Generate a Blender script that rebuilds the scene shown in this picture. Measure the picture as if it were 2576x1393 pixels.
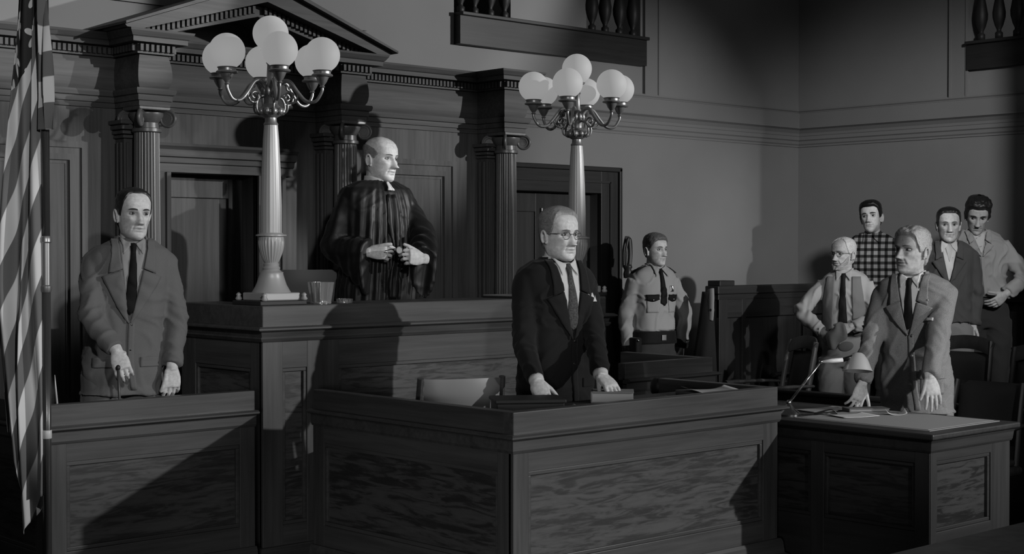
import bpy, bmesh, math, random
import numpy as np
from mathutils import Vector, Matrix, noise
from mathutils.bvhtree import BVHTree
for o in list(bpy.data.objects): bpy.data.objects.remove(o)
scene = bpy.context.scene
COL = scene.collection
R2D = math.radians
random.seed(7)

# ---------------------------------------------------------------- camera
YAW, PITCH, CAMH, FPX = R2D(42.5), R2D(0.965), 1.62, 3800.0
cam_d = bpy.data.cameras.new('camera'); cam = bpy.data.objects.new('camera', cam_d); COL.objects.link(cam)
cam.location = (0, 0, CAMH); cam.rotation_euler = (math.pi/2 - PITCH, 0, -YAW)
cam_d.sensor_width = 36.0; cam_d.lens = 36.0*FPX/2576.0; cam_d.clip_start = 0.05
scene.camera = cam
VF = Vector((math.sin(YAW), math.cos(YAW), 0)); VR = Vector((math.cos(YAW), -math.sin(YAW), 0)); VU = Vector((0, 0, 1))

# ---------------------------------------------------------------- world, lights, exposure
vs = scene.view_settings
vs.view_transform = 'Standard'; vs.look = 'None'; vs.gamma = 1.0; vs.use_curve_mapping = False
vs.exposure = 0.0
world = bpy.data.worlds.new('world'); scene.world = world; world.use_nodes = True
bg = world.node_tree.nodes['Background']; bg.inputs[0].default_value = (1, 1, 1, 1); bg.inputs[1].default_value = 0.026

def spot(name, loc, target, power, size_deg, blend=0.15, radius=0.08):
    l = bpy.data.lights.new(name, 'SPOT'); l.energy = power; l.spot_size = R2D(size_deg); l.spot_blend = blend
    l.shadow_soft_size = radius
    o = bpy.data.objects.new(name, l); COL.objects.link(o); o.location = loc
    o.rotation_euler = (Vector(target) - Vector(loc)).to_track_quat('-Z', 'Y').to_euler()
    return o
def area(name, loc, target, power, sx, sy):
    l = bpy.data.lights.new(name, 'AREA'); l.energy = power; l.shape = 'RECTANGLE'; l.size = sx; l.size_y = sy
    o = bpy.data.objects.new(name, l); COL.objects.link(o); o.location = loc
    o.rotation_euler = (Vector(target) - Vector(loc)).to_track_quat('-Z', 'Y').to_euler()
    return o
def aim(loc, az, el, d=8.0):
    '''point seen from loc at azimuth az (degrees left of +y) and elevation el'''
    a_, e_ = R2D(az), R2D(el); return (loc[0]-d*math.sin(a_)*math.cos(e_), loc[1]+d*math.cos(a_)*math.cos(e_), loc[2]+d*math.sin(e_))
LA, LB = (9.09, -2.21, 3.3), (10.5, 0.8, 3.6)
spot('key_spotlight', LA, aim(LA, 29.5, -18), 1750, 28, 0.15, 0.06)
spot('screen_spotlight', LB, aim(LB, 38, 7), 1950, 45, 0.3, 0.05)
spot('upper_wall_spotlight', (7.5, -1.0, 4.6), (3.75, 8.2, 3.1), 2700, 9, 0.3, 0.05)  # narrow spot added to brighten the plaster at upper left
spot('wall_spotlight', (8.2, -0.5, 3.0), (8.75, 8.2, 1.85), 1800, 27, 1.0, 0.06)
spot('left_spotlight', (0.9, -0.6, 3.3), (3.15, 6.35, 1.8), 740, 19, 0.35, 0.10)
spot('bench_spotlight', (0.4, -1.2, 3.5), aim((0.4, -1.2, 3.5), -34, -11), 850, 15, 0.6, 0.15)
spot('counsel_spotlight', (3.2, -2.2, 3.2), (6.95, 4.55, 0.92), 1250, 15, 0.9, 0.12)
spot('low_fill_spotlight', (-0.6, 0.0, 1.2), aim((-0.6, 0.0, 1.2), -45, -14), 420, 34, 0.7, 0.4)  # added low fill that lifts the dark left sides of desk and box
spot('jury_spotlight', (4.6, 0.0, 4.6), (10.6, 6.5, 1.9), 1800, 25, 0.8, 0.35)
area('soft_fill_light', (7.4, -3.0, 4.4), (6.5, 6.5, 1.6), 30, 3.0, 2.0)

# ---------------------------------------------------------------- materials (monochrome)
MATS = {}
def base_mat(name, rough=0.6, spec=0.3):
    m = bpy.data.materials.new(name); m.use_nodes = True
    b = m.node_tree.nodes['Principled BSDF']
    b.inputs['Roughness'].default_value = rough
    b.inputs['Specular IOR Level'].default_value = spec
    MATS[name] = m
    return m, m.node_tree, b
def plain(name, v, rough=0.6, spec=0.3, metal=0.0):
    m, nt, b = base_mat(name, rough, spec)
    b.inputs['Base Color'].default_value = (v, v, v, 1); b.inputs['Metallic'].default_value = metal
    return m
def ramp(nt, fac, stops):
    r = nt.nodes.new('ShaderNodeValToRGB'); nt.links.new(fac, r.inputs[0])
    e = r.color_ramp.elements
    while len(e) < len(stops): e.new(0.5)
    for el, (p, v) in zip(e, stops): el.position = p; el.color = (v, v, v, 1)
    return r.outputs[0]
def mapped(nt, scale, coord='Object', rot=(0, 0, 0)):
    tc = nt.nodes.new('ShaderNodeTexCoord'); mp = nt.nodes.new('ShaderNodeMapping')
    mp.inputs['Scale'].default_value = scale; mp.inputs['Rotation'].default_value = rot
    nt.links.new(tc.outputs[coord], mp.inputs['Vector']); return mp.outputs[0]
def noise_tex(nt, vec, scale=1.0, detail=4.0, rough=0.55, dist=0.0):
    n = nt.nodes.new('ShaderNodeTexNoise'); n.inputs['Scale'].default_value = scale
    n.inputs['Detail'].default_value = detail; n.inputs['Roughness'].default_value = rough; n.inputs['Distortion'].default_value = dist
    nt.links.new(vec, n.inputs['Vector']); return n.outputs[0]
def bump(nt, b, h, strength, dist=0.002):
    bp = nt.nodes.new('ShaderNodeBump'); bp.inputs['Strength'].default_value = strength; bp.inputs['Distance'].default_value = dist
    nt.links.new(h, bp.inputs['Height']); nt.links.new(bp.outputs[0], b.inputs['Normal'])
def wood(name, axis, lo, hi, rough=0.38, spec=0.35, fine=1.0):
    m, nt, b = base_mat(name, rough, spec)
    s = {'x': (2.2, 46, 46), 'y': (46, 2.2, 46), 'z': (46, 46, 2.2)}[axis]
    s = tuple(c*fine for c in s)
    f = noise_tex(nt, mapped(nt, s), 1.0, 5, 0.6, 0.4)
    s2 = tuple(c*0.18 for c in s)
    f2 = noise_tex(nt, mapped(nt, s2), 1.0, 2, 0.5, 0.8)
    mx = nt.nodes.new('ShaderNodeMath'); mx.operation = 'MULTIPLY_ADD'; mx.inputs[1].default_value = 0.55
    nt.links.new(f, mx.inputs[0])
    mh = nt.nodes.new('ShaderNodeMath'); mh.operation = 'MULTIPLY'; mh.inputs[1].default_value = 0.45
    nt.links.new(f2, mh.inputs[0]); nt.links.new(mh.outputs[0], mx.inputs[2])
    nt.links.new(ramp(nt, mx.outputs[0], [(0.36, lo), (0.64, hi)]), b.inputs['Base Color'])
    bump(nt, b, f, 0.12, 0.001)
    return m
def figured(name, axis, lo, hi, rough=0.42, freq=1.0):
    """flame figured veneer: wavy streaks that run along a horizontal axis"""
    m, nt, b = base_mat(name, rough, 0.3)
    s = {'x': (5.0, 5.0, 42.0), 'y': (5.0, 5.0, 42.0)}[axis]
    s = tuple(c*freq for c in s)
    rot = (0, R2D(-9), 0) if axis == 'x' else (R2D(6), 0, 0)
    v = mapped(nt, s, 'Object', rot)
    n1 = noise_tex(nt, v, 0.75, 3, 0.5, 1.6)
    n2 = noise_tex(nt, v, 0.3, 2, 0.5, 1.0)
    n3 = noise_tex(nt, mapped(nt, (30, 30, 300)), 1.0, 2, 0.5, 0.3)
    mu = nt.nodes.new('ShaderNodeMath'); mu.operation = 'MULTIPLY_ADD'; mu.inputs[1].default_value = 0.55
    mu2 = nt.nodes.new('ShaderNodeMath'); mu2.operation = 'MULTIPLY_ADD'; mu2.inputs[1].default_value = 0.3
    mu3 = nt.nodes.new('ShaderNodeMath'); mu3.operation = 'MULTIPLY'; mu3.inputs[1].default_value = 0.15
    nt.links.new(n3, mu3.inputs[0]); nt.links.new(n2, mu2.inputs[0]); nt.links.new(mu3.outputs[0], mu2.inputs[2])
    nt.links.new(n1, mu.inputs[0]); nt.links.new(mu2.outputs[0], mu.inputs[2])
    nt.links.new(ramp(nt, mu.outputs[0], [(0.40, lo), (0.46, lo*1.35), (0.51, hi*0.82), (0.60, hi)]), b.inputs['Base Color'])
    return m
def cloth(name, v, var=0.15, scale=500, rough=0.9, bumpy=0.15, spec=0.12, tweed=0.0):
    m, nt, b = base_mat(name, rough, spec)
    n = noise_tex(nt, mapped(nt, (1, 1, 1)), scale, 2, 0.6)
    st = [(0.3, v*(1-var-tweed)), (0.7, v*(1+var+tweed))]
    nt.links.new(ramp(nt, n, st), b.inputs['Base Color'])
    bump(nt, b, n, bumpy, 0.001)
    b.inputs['Sheen Weight'].default_value = 0.05
    return m
def plaster(name, v):
    m, nt, b = base_mat(name, 0.85, 0.15)
    n = noise_tex(nt, mapped(nt, (1, 1, 1)), 1.3, 3, 0.5)
    g = noise_tex(nt, mapped(nt, (1, 1, 1)), 160, 2, 0.5)
    nt.links.new(ramp(nt, n, [(0.3, v*0.93), (0.7, v*1.06)]), b.inputs['Base Color'])
    bump(nt, b, g, 0.08, 0.002)
    return m
WOOD_LO, WOOD_HI = 0.040, 0.078
wood('wood_x', 'x', WOOD_LO, WOOD_HI); wood('wood_y', 'y', WOOD_LO, WOOD_HI); wood('wood_z', 'z', WOOD_LO, WOOD_HI)
wood('wood_screen_x', 'x', 0.05, 0.088, 0.62, 0.2); wood('wood_screen_z', 'z', 0.05, 0.088, 0.62, 0.2)
wood('wood_dark_x', 'x', 0.014, 0.027, 0.5); wood('wood_dark_y', 'y', 0.014, 0.027, 0.5); wood('wood_dark_z', 'z', 0.014, 0.027, 0.5)
figured('veneer_x', 'x', 0.030, 0.082); figured('veneer_y', 'y', 0.024, 0.070)
figured('veneer_dark_x', 'x', 0.010, 0.036); figured('veneer_dark_y', 'y', 0.010, 0.030)
figured('worn_top', 'x', 0.07, 0.15, 0.35, 2.0)
wood('wood_column', 'z', 0.06, 0.095, 0.36, 0.4)
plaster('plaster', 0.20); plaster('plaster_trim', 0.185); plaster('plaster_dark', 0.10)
wood('floor_wood', 'x', 0.020, 0.034, 0.4)
plain('black', 0.006, 0.5); plain('shadow_black', 0.012, 0.8)
plain('brass', 0.26, 0.38, 0.5, 0.7); plain('dull_bronze', 0.14, 0.35, 0.5, 0.9); plain('chrome', 0.5, 0.18, 0.5, 1.0)
plain('cast_metal', 0.36, 0.42, 0.4, 0.15)
plain('paper', 0.42, 0.8, 0.1); plain('paper_grey', 0.23, 0.8, 0.1); plain('blotter', 0.17, 0.9, 0.1)
plain('leather_dark', 0.022, 0.4, 0.4); plain('leather_tan', 0.22, 0.42, 0.4); plain('leather_grey', 0.10, 0.5, 0.3)
plain('iron_white', 0.5, 0.4, 0.4); plain('dark_plastic', 0.012, 0.3, 0.5); plain('steel_pen', 0.3, 0.3, 0.5, 0.8)
m, nt, b = base_mat('globe_glass', 0.65, 0.3)
b.inputs['Base Color'].default_value = (0.2, 0.2, 0.2, 1); b.inputs['Emission Color'].default_value = (1, 1, 1, 1); b.inputs['Emission Strength'].default_value = 0.26
m, nt, b = base_mat('lens_glass', 0.05, 0.5)
b.inputs['Base Color'].default_value = (0.9, 0.9, 0.9, 1); b.inputs['Transmission Weight'].default_value = 1.0; b.inputs['IOR'].default_value = 1.1
m, nt, b = base_mat('lens_shine', 0.08, 0.6); b.inputs['Base Color'].default_value = (0.5, 0.5, 0.5, 1); b.inputs['Alpha'].default_value = 0.55
m, nt, b = base_mat('tumbler_glass', 0.12, 0.5)
b.inputs['Base Color'].default_value = (0.6, 0.6, 0.6, 1); b.inputs['Metallic'].default_value = 0.7

wood('pole_wood', 'z', 0.03, 0.06, 0.25, 0.5); plain('shade_metal', 0.55, 0.3, 0.5, 0.5); cloth('coat_cloth', 0.02)
def flag_mat(name, hoist):
    m, nt, b = base_mat(name, 0.85, 0.1)
    at = nt.nodes.new('ShaderNodeAttribute'); at.attribute_name = 'flagco'
    sep = nt.nodes.new('ShaderNodeSeparateXYZ'); nt.links.new(at.outputs['Vector'], sep.inputs[0])
    fr = nt.nodes.new('ShaderNodeMath'); fr.operation = 'FRACT'; nt.links.new(sep.outputs['Z'], fr.inputs[0])
    stripe = ramp(nt, fr.outputs[0], [(0.0, 0.14), (0.49, 0.14), (0.51, 0.60), (0.985, 0.60)])
    if hoist:
        gt = nt.nodes.new('ShaderNodeMath'); gt.operation = 'LESS_THAN'; gt.inputs[1].default_value = 0.20; nt.links.new(sep.outputs['Y'], gt.inputs[0])
    else:
        ad = nt.nodes.new('ShaderNodeMath'); ad.operation = 'MULTIPLY_ADD'; ad.inputs[1].default_value = -0.22; nt.links.new(sep.outputs['X'], ad.inputs[0])
        ad.inputs[2].default_value = 0.33
        gt = nt.nodes.new('ShaderNodeMath'); gt.operation = 'LESS_THAN'; nt.links.new(sep.outputs['Y'], gt.inputs[0]); nt.links.new(ad.outputs[0], gt.inputs[1])
    # stars: five-lobed spots on the dark field
    mp = nt.nodes.new('ShaderNodeMapping'); mp.inputs['Scale'].default_value = (2.2, 15.0, 0); mp.inputs['Location'].default_value = (0.0, 0.17, 0)
    nt.links.new(at.outputs['Vector'], mp.inputs['Vector'])
    fv = nt.nodes.new('ShaderNodeVectorMath'); fv.operation = 'FRACTION'; nt.links.new(mp.outputs[0], fv.inputs[0])
    sv = nt.nodes.new('ShaderNodeVectorMath'); sv.operation = 'SUBTRACT'; sv.inputs[1].default_value = (0.5, 0.5, 0); nt.links.new(fv.outputs[0], sv.inputs[0])
    s2 = nt.nodes.new('ShaderNodeSeparateXYZ'); nt.links.new(sv.outputs[0], s2.inputs[0])
    an = nt.nodes.new('ShaderNodeMath'); an.operation = 'ARCTAN2'; nt.links.new(s2.outputs['X'], an.inputs[0]); nt.links.new(s2.outputs['Y'], an.inputs[1])
    a5 = nt.nodes.new('ShaderNodeMath'); a5.operation = 'MULTIPLY'; a5.inputs[1].default_value = 5.0; nt.links.new(an.outputs[0], a5.inputs[0])
    co = nt.nodes.new('ShaderNodeMath'); co.operation = 'COSINE'; nt.links.new(a5.outputs[0], co.inputs[0])
    rr = nt.nodes.new('ShaderNodeMath'); rr.operation = 'MULTIPLY_ADD'; rr.inputs[1].default_value = -0.14; rr.inputs[2].default_value = 0.26; nt.links.new(co.outputs[0], rr.inputs[0])
    ln = nt.nodes.new('ShaderNodeVectorMath'); ln.operation = 'LENGTH'; nt.links.new(sv.outputs[0], ln.inputs[0])
    st = nt.nodes.new('ShaderNodeMath'); st.operation = 'LESS_THAN'; nt.links.new(ln.outputs['Value'], st.inputs[0]); nt.links.new(rr.outputs[0], st.inputs[1])
    canton = ramp(nt, st.outputs[0], [(0.0, 0.035), (1.0, 0.50)])
    mx = nt.nodes.new('ShaderNodeMix'); mx.data_type = 'RGBA'
    nt.links.new(gt.outputs[0], mx.inputs['Factor']); nt.links.new(stripe, mx.inputs['A']); nt.links.new(canton, mx.inputs['B'])
    nt.links.new(mx.outputs['Result'], b.inputs['Base Color'])
flag_mat('flag_cloth', False); flag_mat('flag_cloth_hoist', True)

# ---------------------------------------------------------------- object helpers
def tag(o, label=None, cat=None, group=None, kind=None):
    if label: o['label'] = label
    if cat: o['category'] = cat
    if group: o['group'] = group
    if kind: o['kind'] = kind
    return o
def empty(name, loc=(0, 0, 0), rz=0.0, label=None, cat=None, group=None, kind=None, parent=None):
    o = bpy.data.objects.new(name, None); COL.objects.link(o); o.location = loc; o.rotation_euler = (0, 0, rz)
    o.empty_display_size = 0.1
    if parent: o.parent = parent
    return tag(o, label, cat, group, kind)
class MB:
    """collects geometry, then links it as one mesh object"""
    def __init__(self): self.v = []; self.f = []
    def add(self, verts, faces):
        n = len(self.v); self.v.extend([tuple(p) for p in verts]); self.f.extend([tuple(i+n for i in f) for f in faces]); return self
    def box(self, x0, x1, y0, y1, z0, z1):
        if x0 > x1: x0, x1 = x1, x0
        if y0 > y1: y0, y1 = y1, y0
        if z0 > z1: z0, z1 = z1, z0
        v = [(x0,y0,z0),(x1,y0,z0),(x1,y1,z0),(x0,y1,z0),(x0,y0,z1),(x1,y0,z1),(x1,y1,z1),(x0,y1,z1)]
        return self.add(v, [(0,3,2,1),(4,5,6,7),(0,1,5,4),(1,2,6,5),(2,3,7,6),(3,0,4,7)])
    def bbox(self, x0, x1, y0, y1, z0, z1, r=0.004):
        """box with chamfered edges"""
        bm = bmesh.new(); bmesh.ops.create_cube(bm, size=1.0)
        for w in bm.verts: w.co = ((x0+x1)/2+w.co.x*abs(x1-x0), (y0+y1)/2+w.co.y*abs(y1-y0), (z0+z1)/2+w.co.z*abs(z1-z0))
        bmesh.ops.bevel(bm, geom=list(bm.edges), offset=r, segments=2, affect='EDGES', profile=0.5)
        bm.verts.index_update()
        self.add([tuple(w.co) for w in bm.verts], [tuple(w.index for w in f.verts) for f in bm.faces]); bm.free(); return self
    def lathe(self, prof, c=(0, 0, 0), n=32, axis='z', mod=None):
        """prof: list of (radius, height)"""
        v = []; f = []
        for j, (r, h) in enumerate(prof):
            for i in range(n):
                a = 2*math.pi*i/n
                rr = r*(mod(a, j) if mod else 1.0)
                p = (rr*math.cos(a), rr*math.sin(a), h)
                if axis == 'y': p = (p[0], p[2], p[1])
                elif axis == 'x': p = (p[2], p[0], p[1])
                v.append((p[0]+c[0], p[1]+c[1], p[2]+c[2]))
        for j in range(len(prof)-1):
            for i in range(n):
                k = (i+1) % n; q = (j*n+i, j*n+k, (j+1)*n+k, (j+1)*n+i)
                f.append(q if axis != 'y' else q[::-1])
        f.append(tuple(range(n))[::-1]); f.append(tuple((len(prof)-1)*n+i for i in range(n)))
        return self.add(v, f)
    def tube(self, pts, rad, n=10, flat=None, up=None):
        v, f = tube_geo(pts, rad, n, flat, up); return self.add(v, f)
    def ball(self, c, r, nu=24, nv=14):
        if not hasattr(r, '__len__'): r = (r, r, r)
        v = [(c[0], c[1], c[2]-r[2])]; f = []
        for j in range(1, nv):
            t = math.pi*j/nv
            for i in range(nu):
                a = 2*math.pi*i/nu
                v.append((c[0]+r[0]*math.sin(t)*math.cos(a), c[1]+r[1]*math.sin(t)*math.sin(a), c[2]-r[2]*math.cos(t)))
        v.append((c[0], c[1], c[2]+r[2])); L = len(v)-1
        for i in range(nu):
            k = (i+1) % nu
            f.append((0, 1+k, 1+i)); f.append((L, 1+(nv-2)*nu+i, 1+(nv-2)*nu+k))
            for j in range(nv-2):
                f.append((1+j*nu+i, 1+j*nu+k, 1+(j+1)*nu+k, 1+(j+1)*nu+i))
        return self.add(v, f)
    def prism(self, poly, y0, y1, plane='xz'):
        """extrude a polygon given in a plane"""
        n = len(poly); v = []
        for y in (y0, y1):
            for a, c in poly:
                v.append((a, y, c) if plane == 'xz' else ((y, a, c) if plane == 'yz' else (a, c, y)))
        f = [tuple(range(n)), tuple(range(2*n-1, n-1, -1))]
        for i in range(n): k = (i+1) % n; f.append((i, i+n, k+n, k))
        return self.add(v, f)
    def sweep(self, prof, path, closed_prof=True, caps=True):
        """mouldings: profile (offset to the right of travel, z) swept along a plan path with mitres"""
        P = [Vector((p[0], p[1])) for p in path]; n = len(P); k = len(prof); v = []; f = []
        for i in range(n):
            d0 = (P[i]-P[i-1]).normalized() if i > 0 else None
            d1 = (P[i+1]-P[i]).normalized() if i < n-1 else None
            d0 = d0 or d1; d1 = d1 or d0
            n0 = Vector((d0.y, -d0.x)); n1 = Vector((d1.y, -d1.x))
            mvec = (n0+n1); mvec = mvec/max(1e-6, mvec.dot(n0))
            for (o, z) in prof: v.append((P[i].x+mvec.x*o, P[i].y+mvec.y*o, z))
        for i in range(n-1):
            for j in range(k if closed_prof else k-1):
                q = (j+1) % k
                f.append((i*k+j, i*k+q, (i+1)*k+q, (i+1)*k+j))
        if caps and closed_prof: f.append(tuple(range(k))[::-1]); f.append(tuple((n-1)*k+j for j in range(k)))
        return self.add(v, f)
    def build(self, name, mat, parent=None, smooth=False, loc=None, rz=None, fix=True, auto=None):
        me = bpy.data.meshes.new(name); me.from_pydata(self.v, [], self.f)
        if fix:
            bm = bmesh.new(); bm.from_mesh(me); bmesh.ops.recalc_face_normals(bm, faces=bm.faces); bm.to_mesh(me); bm.free()
        return mesh_obj(name, me, mat, parent, smooth, loc, rz, auto)
def mesh_obj(name, me, mat, parent=None, smooth=False, loc=None, rz=None, auto=None):
    me.materials.clear()
    for mt in (mat if isinstance(mat, (list, tuple)) else [mat]): me.materials.append(MATS[mt])
    if smooth or auto:
        me.polygons.foreach_set('use_smooth', [True]*len(me.polygons))
        if auto: me.set_sharp_from_angle(angle=R2D(auto))
    o = bpy.data.objects.new(name, me); COL.objects.link(o)
    if parent: o.parent = parent
    if loc: o.location = loc
    if rz is not None: o.rotation_euler = (0, 0, rz)
    return o
def tube_geo(pts, rad, n=10, flat=None, up=None):
    P = [Vector(p) for p in pts]; m = len(P)
    if not hasattr(rad, '__len__'): rad = [rad]*m
    T = [(P[min(i+1, m-1)]-P[max(i-1, 0)]).normalized() for i in range(m)]
    u = Vector(up) if up else (Vector((0, 0, 1)) if abs(T[0].z) < 0.9 else Vector((1, 0, 0)))
    v = []; f = []
    for i in range(m):
        a = (u - T[i]*u.dot(T[i])).normalized(); u = a; b = T[i].cross(a)
        fl = 1.0 if flat is None else (flat[i] if hasattr(flat, '__len__') else flat)
        for j in range(n):
            t = 2*math.pi*j/n
            v.append(tuple(P[i] + a*(rad[i]*fl*math.cos(t)) + b*(rad[i]*math.sin(t))))
    for i in range(m-1):
        for j in range(n):
            k = (j+1) % n; f.append((i*n+j, i*n+k, (i+1)*n+k, (i+1)*n+j))
    f.append(tuple(range(n))[::-1]); f.append(tuple((m-1)*n+j for j in range(n)))
    return v, f
def spline(pts, sub=6):
    """Catmull-Rom through 3d points"""
    P = [Vector(p) for p in pts]; out = []
    for i in range(len(P)-1):
        p0 = P[max(i-1, 0)]; p1 = P[i]; p2 = P[i+1]; p3 = P[min(i+2, len(P)-1)]
        for s in range(sub):
            t = s/sub
            out.append(0.5*((2*p1)+(p2-p0)*t+(2*p0-5*p1+4*p2-p3)*t*t+(3*p1-p0-3*p2+p3)*t**3))
    out.append(P[-1]); return out
def copy_tree(o, parent=None):
    c = o.copy(); COL.objects.link(c)
    c.parent = parent
    for ch in list(o.children): copy_tree(ch, c)
    return c
def view(u, v, D):
    """point of the place that the photograph shows at pixel (u, v) at depth D along the view axis"""
    x = (u-1288)/FPX*D; y = -(v-632.5)/FPX*D
    return Vector((0, 0, CAMH)) + VF*D + VR*x + VU*y
# ================================================================ the setting
SY, WY, BX = 7.9, 8.2, 10.97          # face of the wooden screen, back wall, right wall
tag(MB().box(-1.5, BX+0.2, -3.5, WY+0.2, -0.1, 0.0).build('floor', 'floor_wood'), kind='structure')
# back wall with a balcony opening above and a doorway at the right of the screen
wb = MB()
ox0, ox1, oz0 = 6.955, 8.9, 3.09
dx0, dx1, dz1 = 7.36, 8.42, 2.07
wb.box(1.0, dx0, WY, WY+0.2, 0, oz0); wb.box(dx1, BX+0.2, WY, WY+0.2, 0, oz0); wb.box(dx0, dx1, WY, WY+0.2, dz1, oz0)
wb.box(1.0, ox0, WY, WY+0.2, oz0, 4.4); wb.box(ox1, BX+0.2, WY, WY+0.2, oz0, 4.4); wb.box(7.5, 8.29, WY, WY+0.2, oz0, 4.4)
wback = tag(wb.build('wall_back', 'plaster'), kind='structure')
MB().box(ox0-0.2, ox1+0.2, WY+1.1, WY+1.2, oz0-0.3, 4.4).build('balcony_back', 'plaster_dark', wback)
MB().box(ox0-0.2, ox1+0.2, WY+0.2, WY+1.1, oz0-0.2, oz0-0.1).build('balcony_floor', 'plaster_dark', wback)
MB().box(3.9, 6.175, WY-0.018, WY, 3.107, 3.31).build('raised_panel', 'plaster', wback)
wr = MB(); ry0, ry1 = 4.2, 6.507
wr.box(BX, BX+0.2, 1.5, WY+0.2, 0, oz0); wr.box(BX, BX+0.2, ry1, WY, oz0, 4.4); wr.box(BX, BX+0.2, 1.5, ry0, oz0, 4.4)
wright = tag(wr.build('wall_right', 'plaster'), kind='structure')
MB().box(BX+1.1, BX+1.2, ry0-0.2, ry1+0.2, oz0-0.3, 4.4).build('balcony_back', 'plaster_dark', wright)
# balcony parapets: board, cap, balusters
BAL = [(0.030, 0.0), (0.030, 0.05), (0.018, 0.06), (0.018, 0.075), (0.034, 0.11), (0.050, 0.17), (0.052, 0.21), (0.040, 0.28), (0.022, 0.37), (0.017, 0.45), (0.022, 0.50), (0.030, 0.52), (0.030, 0.58)]
def balcony(wall, axis):
    if axis == 'x':
        par = empty('balcony_parapet', (7.93, WY, oz0), parent=wall)
        MB().box(ox0-7.93, ox1-7.93, -0.07, 0.03, 0, 0.20).build('board', 'wood_dark_x', par)
        MB().bbox(ox0-7.93, ox1-7.93+0.004, -0.10, 0.05, 0.20, 0.225).build('cap', 'wood_dark_x', par)
        spots = [(x-7.93, -0.02) for x in (7.0, 7.13, 7.28, 7.42, 8.33, 8.475, 8.635, 8.79)]
    else:
        par = empty('balcony_parapet', (BX, 5.4, oz0), parent=wall)
        MB().box(-0.05, 0.05, ry0-5.4, ry1-5.4, -0.01, 0.19).build('board', 'wood_dark_y', par)
        MB().bbox(-0.08, 0.06, ry0-5.4, ry1-5.4+0.004, 0.19, 0.215).build('cap', 'wood_dark_y', par)
        spots = [(-0.01, 6.40-5.4-0.155*i) for i in range(6)]
    first = None
    for (x, y) in spots:
        if first is None:
            first = MB().lathe(BAL, n=20).build('baluster', 'wood_dark_z', par, smooth=True, loc=(x, y, 0.215))
        else:
            c = first.copy(); COL.objects.link(c); c.parent = par; c.location = (x, y, 0.215)
balcony(wback, 'x'); balcony(wright, 'y')
# cornice that runs round both plaster walls
prof = [(0, 2.875), (0.035, 2.875), (0.035, 2.862), (0.022, 2.852), (0.022, 2.846), (0.055, 2.840), (0.055, 2.712), (0.10, 2.712), (0.105, 2.704), (0.075, 2.690), (0.050, 2.662), (0.046, 2.640), (0.040, 2.636), (0.040, 2.606), (0.026, 2.596), (0.024, 2.570), (0.012, 2.560), (0.012, 2.545), (0, 2.545)]
prof = [(o*0.8, z) for o, z in prof]
tag(MB().sweep(prof, [(7.12, WY), (BX, WY), (BX, 1.5)]).build('trim_1', 'plaster_trim'), kind='structure')
# flat vertical architraves beside the balconies
for nm, bxs in (('trim_2', [(8.925, 8.945, -0.03), (8.945, 9.085, -0.02), (9.085, 9.105, -0.03)]),):
    t = MB()
    for x0, x1, d in bxs: t.box(x0, x1, WY+d, WY, 2.87, 4.4)
    tag(t.build(nm, 'plaster_trim'), kind='structure')
t = MB()
for y0, y1, d in [(6.51, 6.53, 0.03), (6.53, 6.66, 0.02), (6.66, 6.68, 0.03)]: t.box(BX-d, BX, y0, y1, 2.87, 4.4)
tag(t.build('trim_3', 'plaster_trim'), kind='structure')
# unseen square pillar, added to cast the corner shadow on the back wall
tag(MB().box(9.58, 9.95, 4.50, 4.87, 0, 4.4).build('shadow_pillar', 'plaster'), kind='structure')

# doorway right of the screen
d2 = empty('door_2', (dx0, WY, 0), kind='structure')
def rel(mb, o): mb.v = [(a-o[0], b-o[1], c-o[2]) for a, b, c in mb.v]; return mb
o2 = (dx0, WY, 0)
c2 = MB()
for (x0, x1) in ((dx0-0.20, dx0), (dx1, dx1+0.215)):
    c2.bbox(x0, x1, WY-0.035, WY+0.01, 0, 2.27, 0.004)
    xo = (x0, x0+0.03) if x0 < dx0 else (x1-0.03, x1)
    c2.bbox(xo[0], xo[1], WY-0.06, WY-0.02, 0, 2.27, 0.006)
    xm = (x0+0.09, x0+0.105); c2.box(xm[0], xm[1], WY-0.045, WY-0.02, 0, 2.16)
rel(c2, o2).build('casing', 'wood_dark_z', d2)
hd = MB().bbox(dx0-0.20, dx1+0.215, WY-0.034, WY+0.01, dz1, 2.27).bbox(dx0-0.20, dx1+0.215, WY-0.06, WY-0.02, 2.24, 2.275, 0.006).box(dx0-0.1, dx1+0.1, WY-0.045, WY-0.02, 2.15, 2.165)
rel(hd, o2).build('head_casing', 'wood_dark_x', d2)
lf = MB().box(dx0, dx1, WY+0.10, WY+0.14, 0, dz1)
for x0, x1 in ((dx0, dx0+0.12), (dx0+0.47, dx0+0.59), (dx1-0.12, dx1)): lf.bbox(x0, x1, WY+0.085, WY+0.11, 0, dz1)
for z0, z1 in ((0, 0.25), (0.9, 1.05), (1.92, dz1)): lf.bbox(dx0, dx1, WY+0.087, WY+0.11, z0, z1)
lf = rel(lf, o2).build('door_leaf', 'wood_dark_z', d2)
rel(MB().bbox(dx0+0.515, dx0+0.53, WY+0.06, WY+0.09, 1.8, 1.95), o2).build('latch', 'brass', d2)

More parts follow.
